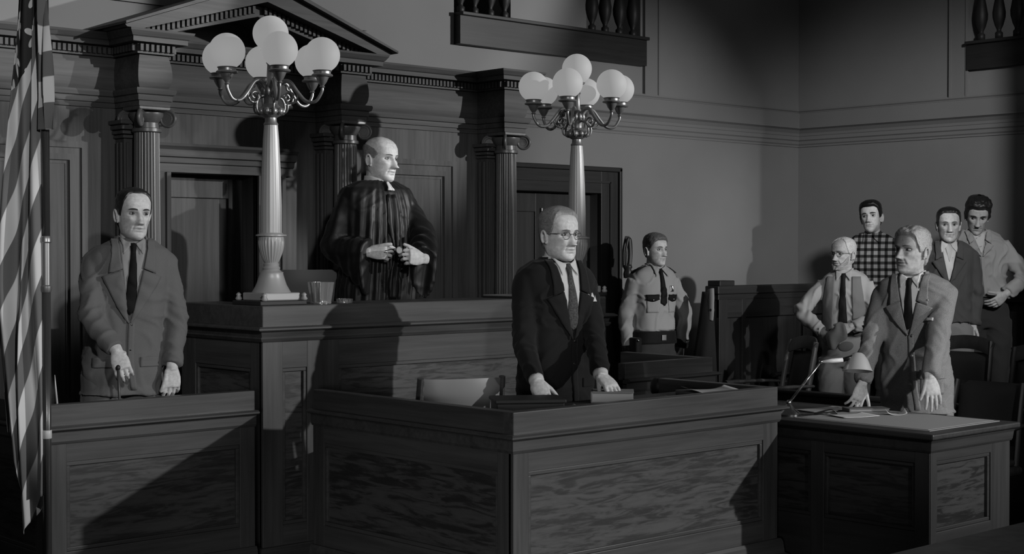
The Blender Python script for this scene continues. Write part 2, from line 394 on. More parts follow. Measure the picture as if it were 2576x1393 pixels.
# ---------------------------------------------------------------- the carved wooden screen behind the bench
sc = empty('wall_screen', (0, SY, 0), kind='structure'); os_ = (0, SY, 0)
UN = (4.255, 5.64, 7.0)                 # the three column axes
X0 = 2.3
def S(mb, name, mat, parent=sc, **k): return rel(mb, os_).build(name, mat, parent, **k)
DX0, DX1, DZ = 4.50, 5.10, 2.085       # door of the judge
b_ = MB().box(X0, DX0, SY, WY, 0, 2.80).box(DX1, 7.085, SY, WY, 0, 2.80).box(DX0, DX1, SY, WY, DZ, 2.80)
S(b_, 'backing', 'wood_screen_z')
BY = 7.62; HW = 0.085
path = [(X0, SY)]
for c in UN: path += [(c-HW, SY), (c-HW, BY), (c+HW, BY), (c+HW, SY)]
path[-1] = (UN[-1]+HW, WY)
arch = [(-0.05, 2.435), (0.012, 2.435), (0.012, 2.462), (0.022, 2.465), (0.022, 2.495), (0.034, 2.50), (0.040, 2.52), (0.036, 2.532), (-0.05, 2.532)]
S(MB().sweep(arch, path), 'architrave', 'wood_screen_x')
fz = [(-0.05, 2.534)] + [(0.004+0.018*math.sin(math.pi*(i/10)**0.75)**0.9, 2.534+0.186*i/10) for i in range(11)] + [(-0.05, 2.72)]
S(MB().sweep(fz, path), 'frieze', 'wood_screen_x', auto=40)
cor = [(-0.05, 2.722), (0.03, 2.722), (0.03, 2.776), (0.085, 2.780), (0.085, 2.806), (0.095, 2.812), (0.112, 2.836), (0.115, 2.848), (-0.05, 2.848)]
S(MB().sweep(cor, path), 'cornice', 'wood_screen_x')
S(MB().box(X0, 7.12, SY-0.02, WY, 2.80, 2.846), 'top_board', 'wood_screen_x')
for c in UN: S(MB().box(c-HW+0.002, c+HW-0.002, BY+0.002, SY+0.01, 2.437, 2.846), 'block_core', 'wood_screen_x')
# dentils: too small to pick apart, one part for each run
dn = MB()
def dentil_run(p, q, nx, ny, mb, z0=2.735, z1=2.772, off=0.03):
    d = Vector(q)-Vector(p); L = d.length; d.normalize(); n = max(1, int(L/0.030))
    for i in range(n):
        c = Vector(p)+d*(L*(i+0.5)/n); w = 0.009
        x0, x1 = c.x-abs(d.x)*w, c.x+abs(d.x)*w; y0, y1 = c.y-abs(d.y)*w, c.y+abs(d.y)*w
        if nx: x0, x1 = sorted((c.x+nx*off, c.x+nx*(off+0.022)))
        if ny: y0, y1 = sorted((c.y+ny*off, c.y+ny*(off+0.022)))
        mb.box(x0, x1, y0, y1, z0, z1)
prev = X0
for c in UN:
    dentil_run((prev+0.04, SY), (c-HW-0.05, SY), 0, -1, dn); dentil_run((c-HW, SY-0.03), (c-HW, BY-0.02), -1, 0, dn)
    dentil_run((c-HW-0.03, BY), (c+HW+0.03, BY), 0, -1, dn); dentil_run((c+HW, BY-0.02), (c+HW, SY-0.03), 1, 0, dn); prev = c+HW
tag(S(dn, 'dentil_row', 'wood_screen_x'), kind='stuff')
# pediment between the first two units
pcx = (UN[0]+UN[1])/2; hx = (UN[1]-UN[0])/2+HW+0.13; zb = 2.85; zt = 3.17; sl = (zt-zb)/hx
th = 0.085
pd = empty('pediment', (pcx, 0, zb), parent=sc)
for sg in (-1, 1):
    poly = [(sg*hx, 0.0), (sg*(hx-0.10), 0.0), (0, zt-zb-th*1.25+0.02), (0, zt-zb+0.02), (sg*(hx+0.012), 0.012)]
    MB().prism(poly, BY-0.10-SY, WY-SY-0.002).build('raking_cornice', 'wood_screen_x', pd)
    poly = [(sg*(hx+0.03), 0.010), (sg*(hx+0.03), 0.024), (0, zt-zb+0.048), (0, zt-zb+0.022)]
    MB().prism(poly, BY-0.145-SY, WY-SY-0.002).build('crown_strip', 'wood_screen_x', pd)
    dr = MB(); n = 24
    for i in range(n):
        t = (i+0.7)/(n+1); x = sg*(hx-0.12)*(1-t); z = (zt-zb-th*1.25)*t*1.0
        dr.box(x-0.009, x+0.009, BY-0.02-SY, BY+0.01-SY, z-0.030, z+0.012)
    dr.prism([(sg*(hx-0.14), -0.0), (sg*(hx-0.30), -0.0), (0, zt-zb-th*1.25-0.055), (0, zt-zb-th*1.25+0.01)], BY+0.005-SY, SY-SY)
    tag(dr.build('dentil_row', 'wood_screen_x', pd), kind='stuff')
MB().prism([(-hx+0.1, 0), (hx-0.1, 0), (0, zt-zb-0.03)], 0.16, WY-SY-0.01).build('tympanum', 'wood_screen_x', pd)
# columns and pilasters
def column(c):
    cy = 7.70; R = 0.078; zb0, z1 = 0.62, 2.30
    col = empty('column', (c, cy-SY, 0), parent=sc)
    MB().bbox(-0.115, 0.115, -0.115, 0.115, 0.0, 0.50).bbox(-0.125, 0.125, -0.125, 0.125, 0.48, 0.53).build('pedestal', 'wood_screen_z', col)
    MB().lathe([(0.110, 0.53), (0.112, 0.56), (0.098, 0.575), (0.092, 0.59), (0.100, 0.605), (0.098, 0.62), (0.084, 0.63)], n=40).build('base', 'wood_column', col, auto=40)
    N = 24; prof = []
    for i in range(9):
        t = i/8; prof.append((R*(1-0.10*t**1.8), zb0+(z1-zb0)*t))
    MB().lathe(prof, n=N*6, mod=lambda a, j: 1-0.075*max(0, math.cos(N*a))**0.6).build('shaft', 'wood_column', col, auto=50)
    cap = empty('capital', (0, 0, 0), parent=col)
    MB().lathe([(0.074, 2.29), (0.083, 2.295), (0.083, 2.312), (0.072, 2.316), (0.070, 2.345), (0.080, 2.355), (0.098, 2.385), (0.098, 2.40), (0.07, 2.405)], n=40).build('necking', 'wood_column', cap, auto=40)
    v = MB()
    for k in range(4):
        a = math.pi/4+k*math.pi/2; d = Vector((math.cos(a), math.sin(a), 0)); s = Vector((-d.y, d.x, 0))
        ctr = d*0.118+Vector((0, 0, 2.366))
        pts = []
        for i in range(40):
            t = i/39; r = 0.044*(1-t)**0.75+0.004; an = math.pi/2+t*4.2*math.pi
            pts.append(ctr+d*(-math.cos(an)*r)+Vector((0, 0, math.sin(an)*r)))
        pts = [Vector((d.x*0.03, d.y*0.03, 2.408)), Vector((d.x*0.075, d.y*0.075, 2.411))]+pts
        v.tube(pts, [0.010]*2+[0.0110-0.004*i/39 for i in range(40)], 8)
        # solid eye of the volute
        dd = []
        for i in range(18):
            an = 2*math.pi*i/18; dd.append(ctr+d*(math.cos(an)*0.041)+Vector((0, 0, math.sin(an)*0.041)))
        n0 = [p+s*0.007 for p in dd]; n1 = [p-s*0.007 for p in dd]
        v.add([tuple(p) for p in n0+n1], [tuple(range(18)), tuple(range(35, 17, -1))]+[(i, i+18, (i+1) % 18+18, (i+1) % 18) for i in range(18)])
    v.build('volutes', 'wood_column', cap, auto=50)
    MB().bbox(-0.098, 0.098, -0.098, 0.098, 2.412, 2.435, 0.006).build('abacus', 'wood_column', cap)
    # pilaster on the wall behind
    p = empty('pilaster', (c, 0, 0), parent=sc)
    m_ = MB().box(-0.088, 0.088, -0.10, 0.0, 0.0, 2.436)
    for i in range(4):
        x = -0.066+i*0.044; m_.bbox(x-0.011, x+0.011, -0.112, -0.098, 0.6, 2.24, 0.004)
    for i in range(2):
        y = -0.03-i*0.042; m_.bbox(-0.100, -0.086, y-0.011, y+0.011, 0.6, 2.24, 0.004)
        m_.bbox(0.086, 0.100, y-0.011, y+0.011, 0.6, 2.24, 0.004)
    m_.build('fluted_face', 'wood_screen_z', p)
    MB().bbox(-0.104, 0.104, -0.124, 0.0, 2.262, 2.28, 0.004).bbox(-0.112, 0.112, -0.132, 0.0, 2.285, 2.305, 0.004).bbox(-0.122, 0.122, -0.142, 0.0, 2.31, 2.335, 0.006).bbox(-0.135, 0.135, -0.155, 0.0, 2.338, 2.362, 0.006).build('capital', 'wood_screen_x', p)
for c in UN: column(c)
# raised panels in the bays
def frame_panel(x0, x1, z0, z1, steps=((0, 0.030), (0.035, 0.018), (0.07, 0.026), (0.105, 0.010))):
    """nested mitred frames round a flat field"""
    fp = empty('wall_panel', ((x0+x1)/2, 0, z0), parent=sc); cx = (x0+x1)/2
    for i, (ins, d) in enumerate(steps):
        nxt = steps[i+1][0] if i+1 < len(steps) else ins+0.02
        a0, a1, b0, b1 = x0+ins-cx, x1-ins-cx, ins, z1-z0-ins
        w = nxt-ins; mm = MB()
        for p in ([(a0, b0), (a1, b0), (a1-w, b0+w), (a0+w, b0+w)], [(a0, b1), (a0+w, b1-w), (a1-w, b1-w), (a1, b1)], [(a0, b0), (a0+w, b0+w), (a0+w, b1-w), (a0, b1)], [(a1, b0), (a1, b1), (a1-w, b1-w), (a1-w, b0+w)]):
            mm.prism(p, -d, 0.0)
        mm.build('frame_moulding', 'wood_screen_z' , fp)
    ins = steps[-1][0]+0.02
    MB().box(x0+ins-cx, x1-ins-cx, -0.006, 0, ins, z1-z0-ins).build('field', 'wood_screen_z', fp)
frame_panel(5.93, 6.70, 0.7, 2.235)
frame_panel(3.05, 3.98, 0.7, 2.235)
# judge's door in the middle bay
d1 = empty('door_1', (DX0, SY, 0), kind='structure'); o1 = (DX0, SY, 0)
cs = MB()
for x0, x1 in ((DX0-0.16, DX0), (DX1, DX1+0.2)):
    cs.bbox(x0, x1, SY-0.03, SY+0.02, 0, DZ+0.01).bbox(x0, x0+0.03, SY-0.045, SY, 0, DZ).bbox(x1-0.03, x1, SY-0.045, SY, 0, DZ)
rel(cs, o1).build('casing', 'wood_screen_z', d1)
hc = MB().sweep([(0, DZ), (0.03, DZ), (0.03, DZ+0.05), (0.045, DZ+0.055), (0.05, DZ+0.085), (0.07, DZ+0.09), (0.075, DZ+0.13), (0.10, DZ+0.15), (0.105, DZ+0.165), (0, DZ+0.165)], [(DX0-0.14, SY), (5.36, SY)])
rel(hc, o1).build('head_cornice', 'wood_screen_x', d1)
lf = MB().box(DX0, DX1, SY+0.16, SY+0.2, 0, DZ)
lf.bbox(DX0, DX0+0.08, SY+0.14, SY+0.17, 0, DZ).bbox(DX1-0.10, DX1, SY+0.14, SY+0.17, 0, DZ).bbox(DX0, DX1, SY+0.142, SY+0.17, DZ-0.14, DZ).bbox(DX0, DX1, SY+0.142, SY+0.17, 0.9, 1.02)
rel(lf, o1).build('door_leaf', 'wood_screen_z', d1)
rel(MB().box(DX0, DX1, SY+0.2, SY+0.25, 0, DZ), o1).build('door_back', 'wood_dark_z', d1)
# platform of the judge and of the jury
tag(MB().box(4.37, 6.34, 6.73, 7.88, 0, 0.47).build('floor_platform', 'floor_wood'), kind='structure')
tag(MB().box(9.62, BX, 3.9, 7.25, 0, 0.22).build('floor_jury', 'floor_wood'), kind='structure')
tag(MB().box(3.0, 3.95, 6.27, 7.2, 0, 0.15).build('floor_stand', 'floor_wood'), kind='structure')
# ================================================================ panelled courtroom furniture
def face_parts(root, org, a0, a1, zs, axis, fixed, panels, out=-1, mats=('wood_z', 'wood_x', 'veneer_x'), t=0.03, stile=0.10):
    """stiles, rails and sunk panels on one face. axis 'x': face in the plane y=fixed; axis 'y': plane x=fixed.
    zs=(bottom, panel bottom, panel top, top); out: direction of the outside"""
    z0, zp0, zp1, z1 = zs
    def bx(mb, p0, p1, d0, d1, q0, q1, bev=0.003):
        lo, hi = sorted((fixed+out*d0, fixed+out*d1))
        if axis == 'x': mb.bbox(p0, p1, lo, hi, q0, q1, bev)
        else: mb.bbox(lo, hi, p0, p1, q0, q1, bev)
    edges = [a0]+[e for p in panels for e in p]+[a1]
    for i in range(0, len(edges), 2):
        m_ = MB(); bx(m_, edges[i], edges[i+1], 0, t, z0, z1); rel(m_, org).build('stile', mats[0], root)
    for p0, p1 in panels:
        m_ = MB(); bx(m_, p0-0.004, p1+0.004, 0, t-0.001, zp1, z1); rel(m_, org).build('top_rail', mats[1], root)
        m_ = MB(); bx(m_, p0-0.004, p1+0.004, 0, t-0.001, z0, zp0); rel(m_, org).build('bottom_rail', mats[1], root)
        m_ = MB(); bx(m_, p0, p1, 0, t*0.35, zp0, zp1, 0.001)
        pn = rel(m_, org).build('panel', mats[2], root)
        m_ = MB(); w = 0.018
        bx(m_, p0, p1, 0, t*0.8, zp1-w, zp1); bx(m_, p0, p1, 0, t*0.8, zp0, zp0+w)
        bx(m_, p0, p0+w, 0, t*0.8, zp0+w, zp1-w); bx(m_, p1-w, p1, 0, t*0.8, zp0+w, zp1-w)
        rel(m_, org).build('panel_moulding', mats[1], root)
def ledge(z, d=0.045, h=0.022, below=0.035):
    """half round nosing with a small cove under it, as a sweep profile (z = top)"""
    return [(-0.02, z), (d*0.7, z), (d, z-h*0.35), (d, z-h*0.7), (d*0.75, z-h), (d*0.35, z-h-0.004), (d*0.2, z-h-below), (-0.02, z-h-below)]

# ---- judge's bench
BX0, BX1, BF, BT = 4.135, 6.58, 6.34, 1.35
org = (5.36, BF, 0)
bench = empty('judge_bench', org, label='tall panelled wooden judge bench with moulded ledge carrying two globe lamps', cat='bench')
body = MB().box(BX0+0.03, BX1-0.03, BF+0.03, 6.70, 0, 1.20).box(BX0+0.03, BX0+0.23, 6.70, 7.12, 0, 1.20).box(BX1-0.23, BX1-0.03, 6.70, 7.12, 0, 1.20)
rel(body, org).build('carcass', 'wood_dark_x', bench)
par = MB().bbox(BX0, BX1, BF, 6.71, 1.235, BT, 0.005).bbox(BX0, BX0+0.25, 6.70, 7.14, 1.235, BT, 0.005).bbox(BX1-0.25, BX1, 6.70, 7.14, 1.235, BT, 0.005)
rel(par, org).build('parapet', 'wood_x', bench)
bp_ = [(BX0, 7.14), (BX0, BF), (BX1, BF), (BX1, 7.14)]
bp_r = bp_[::-1]
def ring(path): return path
nos = ledge(1.247, 0.05, 0.022, 0.03)
rel(MB().sweep([(o, z) for o, z in nos], [(BX0, 7.14), (BX0, BF), (BX1, BF), (BX1, 7.14)][::-1] if False else [(BX1, 7.14), (BX1, BF), (BX0, BF), (BX0, 7.14)][::-1]), org).build('ledge', 'wood_x', bench)
rel(MB().sweep([(-0.02, 1.195), (0.018, 1.195), (0.022, 1.188), (0.012, 1.172), (-0.02, 1.165)], [(BX0, 7.14), (BX0, BF), (BX1, BF), (BX1, 7.14)]), org).build('under_moulding', 'wood_x', bench)
rel(MB().sweep([(-0.02, 0.15), (0.02, 0.15), (0.03, 0.13), (0.035, 0.0), (-0.02, 0.0)], [(BX0, 7.14), (BX0, BF), (BX1, BF), (BX1, 7.14)]), org).build('plinth', 'wood_x', bench)
face_parts(bench, org, BX0, BX1, (0.14, 0.25, 1.035, 1.20), 'x', BF+0.03, [(4.255, 4.40), (4.60, 6.10), (6.28, 6.46)])
face_parts(bench, org, BF+0.012, 7.12, (0.14, 0.25, 1.035, 1.20), 'y', BX0+0.03, [(6.45, 6.98)], mats=('wood_z', 'wood_y', 'veneer_y'))
MB()
# ---- low panelled enclosures: left box, right box, clerk's desk
def enclosure(name, label, cat, x0, x1, yf, yb, top, sides, inner=None, panels=None, lside=None, rside=None, zled=0.858, zfr=0.79, zp=(0.30, 0.695)):
    org = ((x0+x1)/2, yf, 0)
    e = empty(name, org, label=label, cat=cat)
    T = 0.06
    path = []
    if 'l' in sides: path += [(x0, lside)]
    path += [(x0, yf), (x1, yf)]
    if 'r' in sides: path += [(x1, rside)]
    rel(MB().bbox(x0, x1, yf, yf+T, zled-0.01, top, 0.004), org).build('front_parapet', 'wood_x', e)
    rel(MB().box(x0+0.03, x1-0.03, yf+0.03, yf+T, 0.0, zled), org).build('front_board', 'wood_dark_x', e)
    for s, xx, ys, sg in (('l', x0, lside, 1), ('r', x1, rside, -1)):
        if s in sides:
            rel(MB().bbox(min(xx, xx+sg*T), max(xx, xx+sg*T), yf+T-0.002, ys, zled-0.01, top-0.0005, 0.004), org).build('side_parapet', 'wood_y', e)
            rel(MB().box(min(xx+sg*0.03, xx+sg*T), max(xx+sg*0.03, xx+sg*T), yf+T, ys-0.002, 0.0, zled), org).build('side_board', 'wood_dark_y', e)
    rel(MB().sweep(ledge(zled, 0.042, 0.02, 0.016), path), org).build('ledge', 'wood_x', e)
    rel(MB().sweep([(-0.02, zled-0.03), (0.012, zled-0.03), (0.012, zfr), (0.006, zfr-0.012), (-0.02, zfr-0.016)], path), org).build('fascia', 'wood_x', e)
    rel(MB().sweep([(-0.02, 0.20), (0.012, 0.20), (0.02, 0.185), (0.026, 0.13), (0.045, 0.12), (0.048, 0.0), (-0.02, 0.0)], path), org).build('plinth', 'wood_x', e)
    face_parts(e, org, x0, x1, (0.15, zp[0], zp[1], zfr), 'x', yf+0.03, panels or [(x0+0.09, x1-0.09)])
    if 'l' in sides: face_parts(e, org, yf+0.012, lside, (0.15, zp[0], zp[1], zfr), 'y', x0+0.03, [(yf+0.10, lside-0.09)], mats=('wood_z', 'wood_y', 'veneer_y'))
    if 'r' in sides: face_parts(e, org, yf+0.012, rside, (0.15, zp[0], zp[1], zfr), 'y', x1-0.03, [(yf+0.10, rside-0.09)], out=1, mats=('wood_z', 'wood_y', 'veneer_y'))
    if inner: rel(MB().bbox(inner[0], inner[1], inner[2], inner[3], inner[4]-0.03, inner[4], 0.003), org).build('writing_top', 'wood_dark_x', e)
    return e
enclosure('witness_box', 'low panelled wooden enclosure below the man holding a stick', 'enclosure', 2.93, 4.0, 6.2, 6.75, 0.95, 'l', lside=7.3, panels=[(3.03, 3.915)], inner=(2.995, 3.99, 6.262, 6.40, 0.915))
enclosure('witness_box', 'low panelled wooden box in front of the uniformed deputy', 'enclosure', 6.60, 7.41, 6.2, 6.75, 0.95, 'r', rside=6.95, panels=[(6.69, 7.32)])
desk = enclosure('clerk_desk', 'large panelled wooden clerk desk with raised parapet nearest the camera', 'desk', 4.24, 6.02, 4.62, 6.06, 0.95, 'lr', lside=6.06, rside=5.36, panels=[(4.33, 5.905)], inner=(4.30, 5.96, 4.68, 5.12, 0.905))
rel(MB().bbox(5.962, 5.972, 5.0, 5.02, 0.9, 0.91), (5.13, 4.62, 0))
# rounded scroll that ends the right hand parapet
rel(MB().lathe([(0.028, 0.86), (0.040, 0.872), (0.045, 0.90), (0.040, 0.93), (0.030, 0.945), (0.018, 0.953)], (5.99, 5.385, 0), 24), (5.13, 4.62, 0)).build('scroll_end', 'wood_dark_z', desk, smooth=True)

# ---- counsel table
tb = empty('counsel_table', (6.47, 4.55, 0), label='dark panelled wooden table under the lamp, where the white-haired man leans', cat='table')
TO = (6.47, 4.55, 0)
tx0, tx1, ty0, ty1 = 6.11, 6.86, 3.81, 5.30
rel(MB().bbox(tx0-0.02, tx1+0.02, ty0-0.02, ty1+0.02, 0.752, 0.78, 0.008), TO).build('top', 'wood_dark_y', tb)
tp = [(tx0, ty1), (tx0, ty0), (tx1, ty0), (tx1, ty1)]
rel(MB().sweep([(-0.03, 0.752), (0.004, 0.752), (-0.004, 0.735), (-0.008, 0.70), (-0.012, 0.69), (-0.03, 0.69)], tp), TO).build('apron', 'wood_dark_x', tb)
rel(MB().box(tx0+0.05, tx1-0.05, ty0+0.05, ty1-0.03, 0.03, 0.74), TO).build('carcass', 'wood_dark_y', tb)
face_parts(tb, TO, tx0+0.02, tx1-0.02, (0.06, 0.315, 0.645, 0.70), 'x', ty0+0.05, [(tx0+0.07, tx1-0.2)], mats=('wood_dark_z', 'wood_dark_x', 'veneer_dark_x'), t=0.034)
face_parts(tb, TO, ty0+0.02, ty1-0.02, (0.06, 0.315, 0.635, 0.70), 'y', tx0+0.05, [(ty0+0.10, 4.42), (4.50, ty1-0.1)], mats=('wood_dark_z', 'wood_dark_y', 'veneer_dark_y'), t=0.034)
rel(MB().sweep([(-0.03, 0.10), (0.0, 0.10), (0.012, 0.085), (0.018, 0.0), (-0.03, 0.0)], tp), TO).build('plinth', 'wood_dark_x', tb)

# ---- foreground table, only its far edge in view
ft = empty('foreground_table', (4.6, 1.9, 0), label='worn dark table top cutting into the bottom right corner', cat='table')
FO = (4.6, 1.9, 0)
rel(MB().bbox(3.55, 5.7, 1.55, 2.44, 0.725, 0.76, 0.008), FO).build('top', 'worn_top', ft)
rel(MB().box(3.62, 5.63, 1.60, 2.39, 0.66, 0.726), FO).build('apron', 'wood_dark_x', ft)
for x in (3.65, 5.55):
    for y in (1.63, 2.31): rel(MB().bbox(x, x+0.06, y, y+0.06, 0, 0.67, 0.006), FO).build('leg', 'wood_dark_z', ft)

# ---- jury rail and jury box
jr = empty('jury_rail', (7.9, 5.0, 0), label='low dark wooden rail between the counsel table and the jurors', cat='rail')
JO = (7.9, 5.0, 0)
rel(MB().bbox(7.86, 7.96, 2.6, 6.12, 0.70, 0.727, 0.01), JO).build('cap', 'wood_dark_y', jr)
rel(MB().bbox(7.875, 7.945, 2.6, 6.115, 0.62, 0.70, 0.006), JO).build('fascia', 'wood_dark_y', jr)
rel(MB().box(7.89, 7.93, 2.6, 6.11, 0.0, 0.62), JO).build('board', 'wood_dark_y', jr)
for i in range(4): rel(MB().bbox(7.872, 7.89, 2.7+i*0.86, 3.44+i*0.86, 0.12, 0.56, 0.006), JO).build('panel', 'wood_dark_z', jr)
jp = empty('jury_box_end', (9.7, 7.3, 0), label='tall dark panelled partition closing the jury box beside the deputy', cat='partition')
PO = (9.7, 7.3, 0)
rel(MB().box(8.78, BX-0.04, 7.31, 7.36, 0, 1.30), PO).build('board', 'wood_dark_z', jp)
rel(MB().bbox(8.75, BX-0.04, 7.27, 7.40, 1.30, 1.362, 0.008), PO).build('cap', 'wood_dark_x', jp)
rel(MB().bbox(8.77, BX-0.04, 7.285, 7.385, 1.255, 1.30, 0.006), PO).build('cap_moulding', 'wood_dark_x', jp)
for x0, x1 in ((8.78, 8.88), (9.05, 9.10), (9.82, 9.92), (10.75, 10.9)):
    rel(MB().bbox(x0, x1, 7.285, 7.315, 0, 1.26, 0.004), PO).build('stile', 'wood_dark_z', jp)
for z0, z1 in ((0, 0.3), (1.12, 1.26)): rel(MB().bbox(8.78, 10.9, 7.288, 7.315, z0, z1, 0.004), PO).build('rail', 'wood_dark_x', jp)
rel(MB().bbox(8.775, 8.95, 7.275, 7.395, 1.36, 1.402, 0.006), PO).build('end_block', 'wood_dark_x', jp)
jw = empty('wainscot', (10.9, 5.6, 0), label='dark panelled back rail of the jury box along the right wall', cat='partition')
WO = (10.9, 5.6, 0)
rel(MB().box(10.88, BX-0.002, 3.9, 7.26, 0.22, 1.30), WO).build('board', 'wood_dark_z', jw)
rel(MB().bbox(10.83, BX-0.002, 3.9, 7.26, 1.30, 1.355, 0.008), WO).build('cap', 'wood_dark_y', jw)
rel(MB().bbox(10.85, 10.885, 3.9, 7.26, 1.22, 1.30, 0.006), WO).build('moulding', 'wood_dark_y', jw)
for i in range(5): rel(MB().bbox(10.86, 10.885, 4.0+i*0.66, 4.56+i*0.66, 0.4, 1.15, 0.006), WO).build('panel', 'wood_dark_z', jw)

# ================================================================ chairs
def armchair(name, label, loc, rz, mats=('wood_dark_z', 'leather_dark'), back_h=0.98, seat_h=0.46, group=None, open_back=False, top_light=None, rail=True):
    """wooden swivel armchair with bowed arms; faces local -y"""
    w, l = mats
    c = empty(name, loc, rz, label, 'chair', group)
    MB().bbox(-0.25, 0.25, -0.25, 0.22, seat_h-0.05, seat_h, 0.02).build('seat', w, c)
    MB().bbox(-0.22, 0.22, -0.22, 0.19, seat_h, seat_h+0.035, 0.015).build('seat_pad', l, c)
    for s in (-1, 1):
        MB().tube(spline([(s*0.21, 0.20, seat_h-0.02), (s*0.212, 0.235, seat_h+0.25), (s*0.205, 0.29, back_h)], 5), 0.02, 8, 0.8).build('back_post', w, c, auto=50)
        arm = MB().tube(spline([(s*0.215, 0.26, seat_h+0.22), (s*0.27, 0.12, seat_h+0.225), (s*0.29, -0.06, seat_h+0.22), (s*0.27, -0.20, seat_h+0.215)], 5), [0.02]*6+[0.025]*5+[0.032]*5, 8, 0.55).build('arm', w, c, auto=50)
        MB().tube(spline([(s*0.27, -0.15, seat_h+0.205), (s*0.265, -0.10, seat_h+0.10), (s*0.24, -0.14, seat_h-0.03)], 5), 0.018, 8).build('arm_support', w, c, auto=50)
    rl = spline([(-0.215, 0.275, back_h-0.05), (-0.11, 0.315, back_h-0.02), (0, 0.325, back_h-0.01), (0.11, 0.315, back_h-0.02), (0.215, 0.275, back_h-0.05)], 4)
    if rail: MB().tube(rl, 0.05, 10, 0.28, up=(0, -1, 0.2)).build('top_rail', w, c, auto=50)
    pt = back_h-0.08 if rail else back_h-0.004
    if open_back:
        for i in range(5):
            x = -0.14+0.07*i; MB().tube([(x, 0.215, seat_h-0.01), (x*1.02, 0.26, seat_h+0.25), (x*1.05, 0.31, back_h-0.03)], 0.012, 8).build('back_slat', w, c, smooth=True)
    else:
        g = MB(); n = 10; V = []; F = []
        for side in (0, 1):
            for j in range(n+1):
                for i in range(n+1):
                    x = -0.19+0.38*i/n; t = j/n; y = 0.235+0.07*t-0.0+(0.035*(1-(x/0.19)**2))
                    th = 0.028*math.sqrt(max(0, 1-(2*i/n-1)**4))*math.sqrt(max(0, 1-(2*t-1)**6))
                    V.append((x, y+(-th if side == 0 else th*0.6), seat_h+0.10+(pt-seat_h-0.10)*t))
        m_ = (n+1)*(n+1)
        for j in range(n):
            for i in range(n):
                a = j*(n+1)+i; F.append((a, a+1, a+n+2, a+n+1)); F.append((m_+a, m_+a+n+1, m_+a+n+2, m_+a+1))
        g.add(V, F).build('back_pad', top_light or l, c, smooth=True, fix=False)
    MB().lathe([(0.035, 0.16), (0.03, 0.22), (0.03, seat_h-0.05)], n=14).build('pedestal', w, c, smooth=True)
    for k in range(4):
        a = math.pi/4+k*math.pi/2; d = Vector((math.cos(a), math.sin(a), 0))
        MB().tube(spline([d*0.02+Vector((0, 0, 0.20)), d*0.16+Vector((0, 0, 0.14)), d*0.28+Vector((0, 0, 0.045))], 4), [0.028]*4+[0.02]*5, 8).build('foot', w, c, auto=50)
        MB().ball(tuple(d*0.28+Vector((0, 0, 0.022))), 0.022, 10, 8).build('caster', 'dull_bronze', c, smooth=True)
    return c
def faceto(psi):
    """z rotation that makes local -y look psi degrees to the picture's right of the camera"""
    v = -VF*math.cos(R2D(psi)) + VR*math.sin(R2D(psi)); return math.atan2(v.x, -v.y)
armchair('wooden_armchair', 'wooden armchair with pale leather back inside the clerk desk', (4.80, 5.74, 0), faceto(200), ('wood_x', 'leather_dark'), 1.02, 0.47, top_light='leather_tan', rail=False)
armchair('judge_chair', 'grey leather chair behind the judge bench beside the lamp', (5.16, 7.47, 0.47), faceto(195), ('wood_dark_z', 'leather_grey'), 1.05, 0.47, top_light='leather_grey', rail=False)
armchair('wooden_armchair', 'dark armchair left of the man in the open vest', (8.62, 6.72, 0), faceto(-75), ('wood_z', 'leather_dark'), 0.98, 0.45)
armchair('wooden_armchair', 'dark armchair just behind the man in the open vest', (9.52, 6.94, 0.22*0), faceto(-60), ('wood_dark_z', 'leather_dark'), 0.98, 0.45)
armchair('counsel_chair', 'dark leather-backed chair standing at the right of the counsel table', (7.53, 4.50, 0), faceto(-47.5), ('wood_dark_z', 'leather_dark'), 0.88, 0.43, rail=False)
armchair('wooden_armchair', 'dark armchair at the right edge beyond the jury rail', (8.75, 4.80, 0), faceto(-45), ('wood_dark_z', 'leather_dark'), 1.0, 0.46)
armchair('wooden_armchair', 'dark armchair below the hand of the man in the work jacket', (9.15, 5.62, 0), faceto(-45), ('wood_dark_z', 'leather_dark'), 1.0, 0.46)
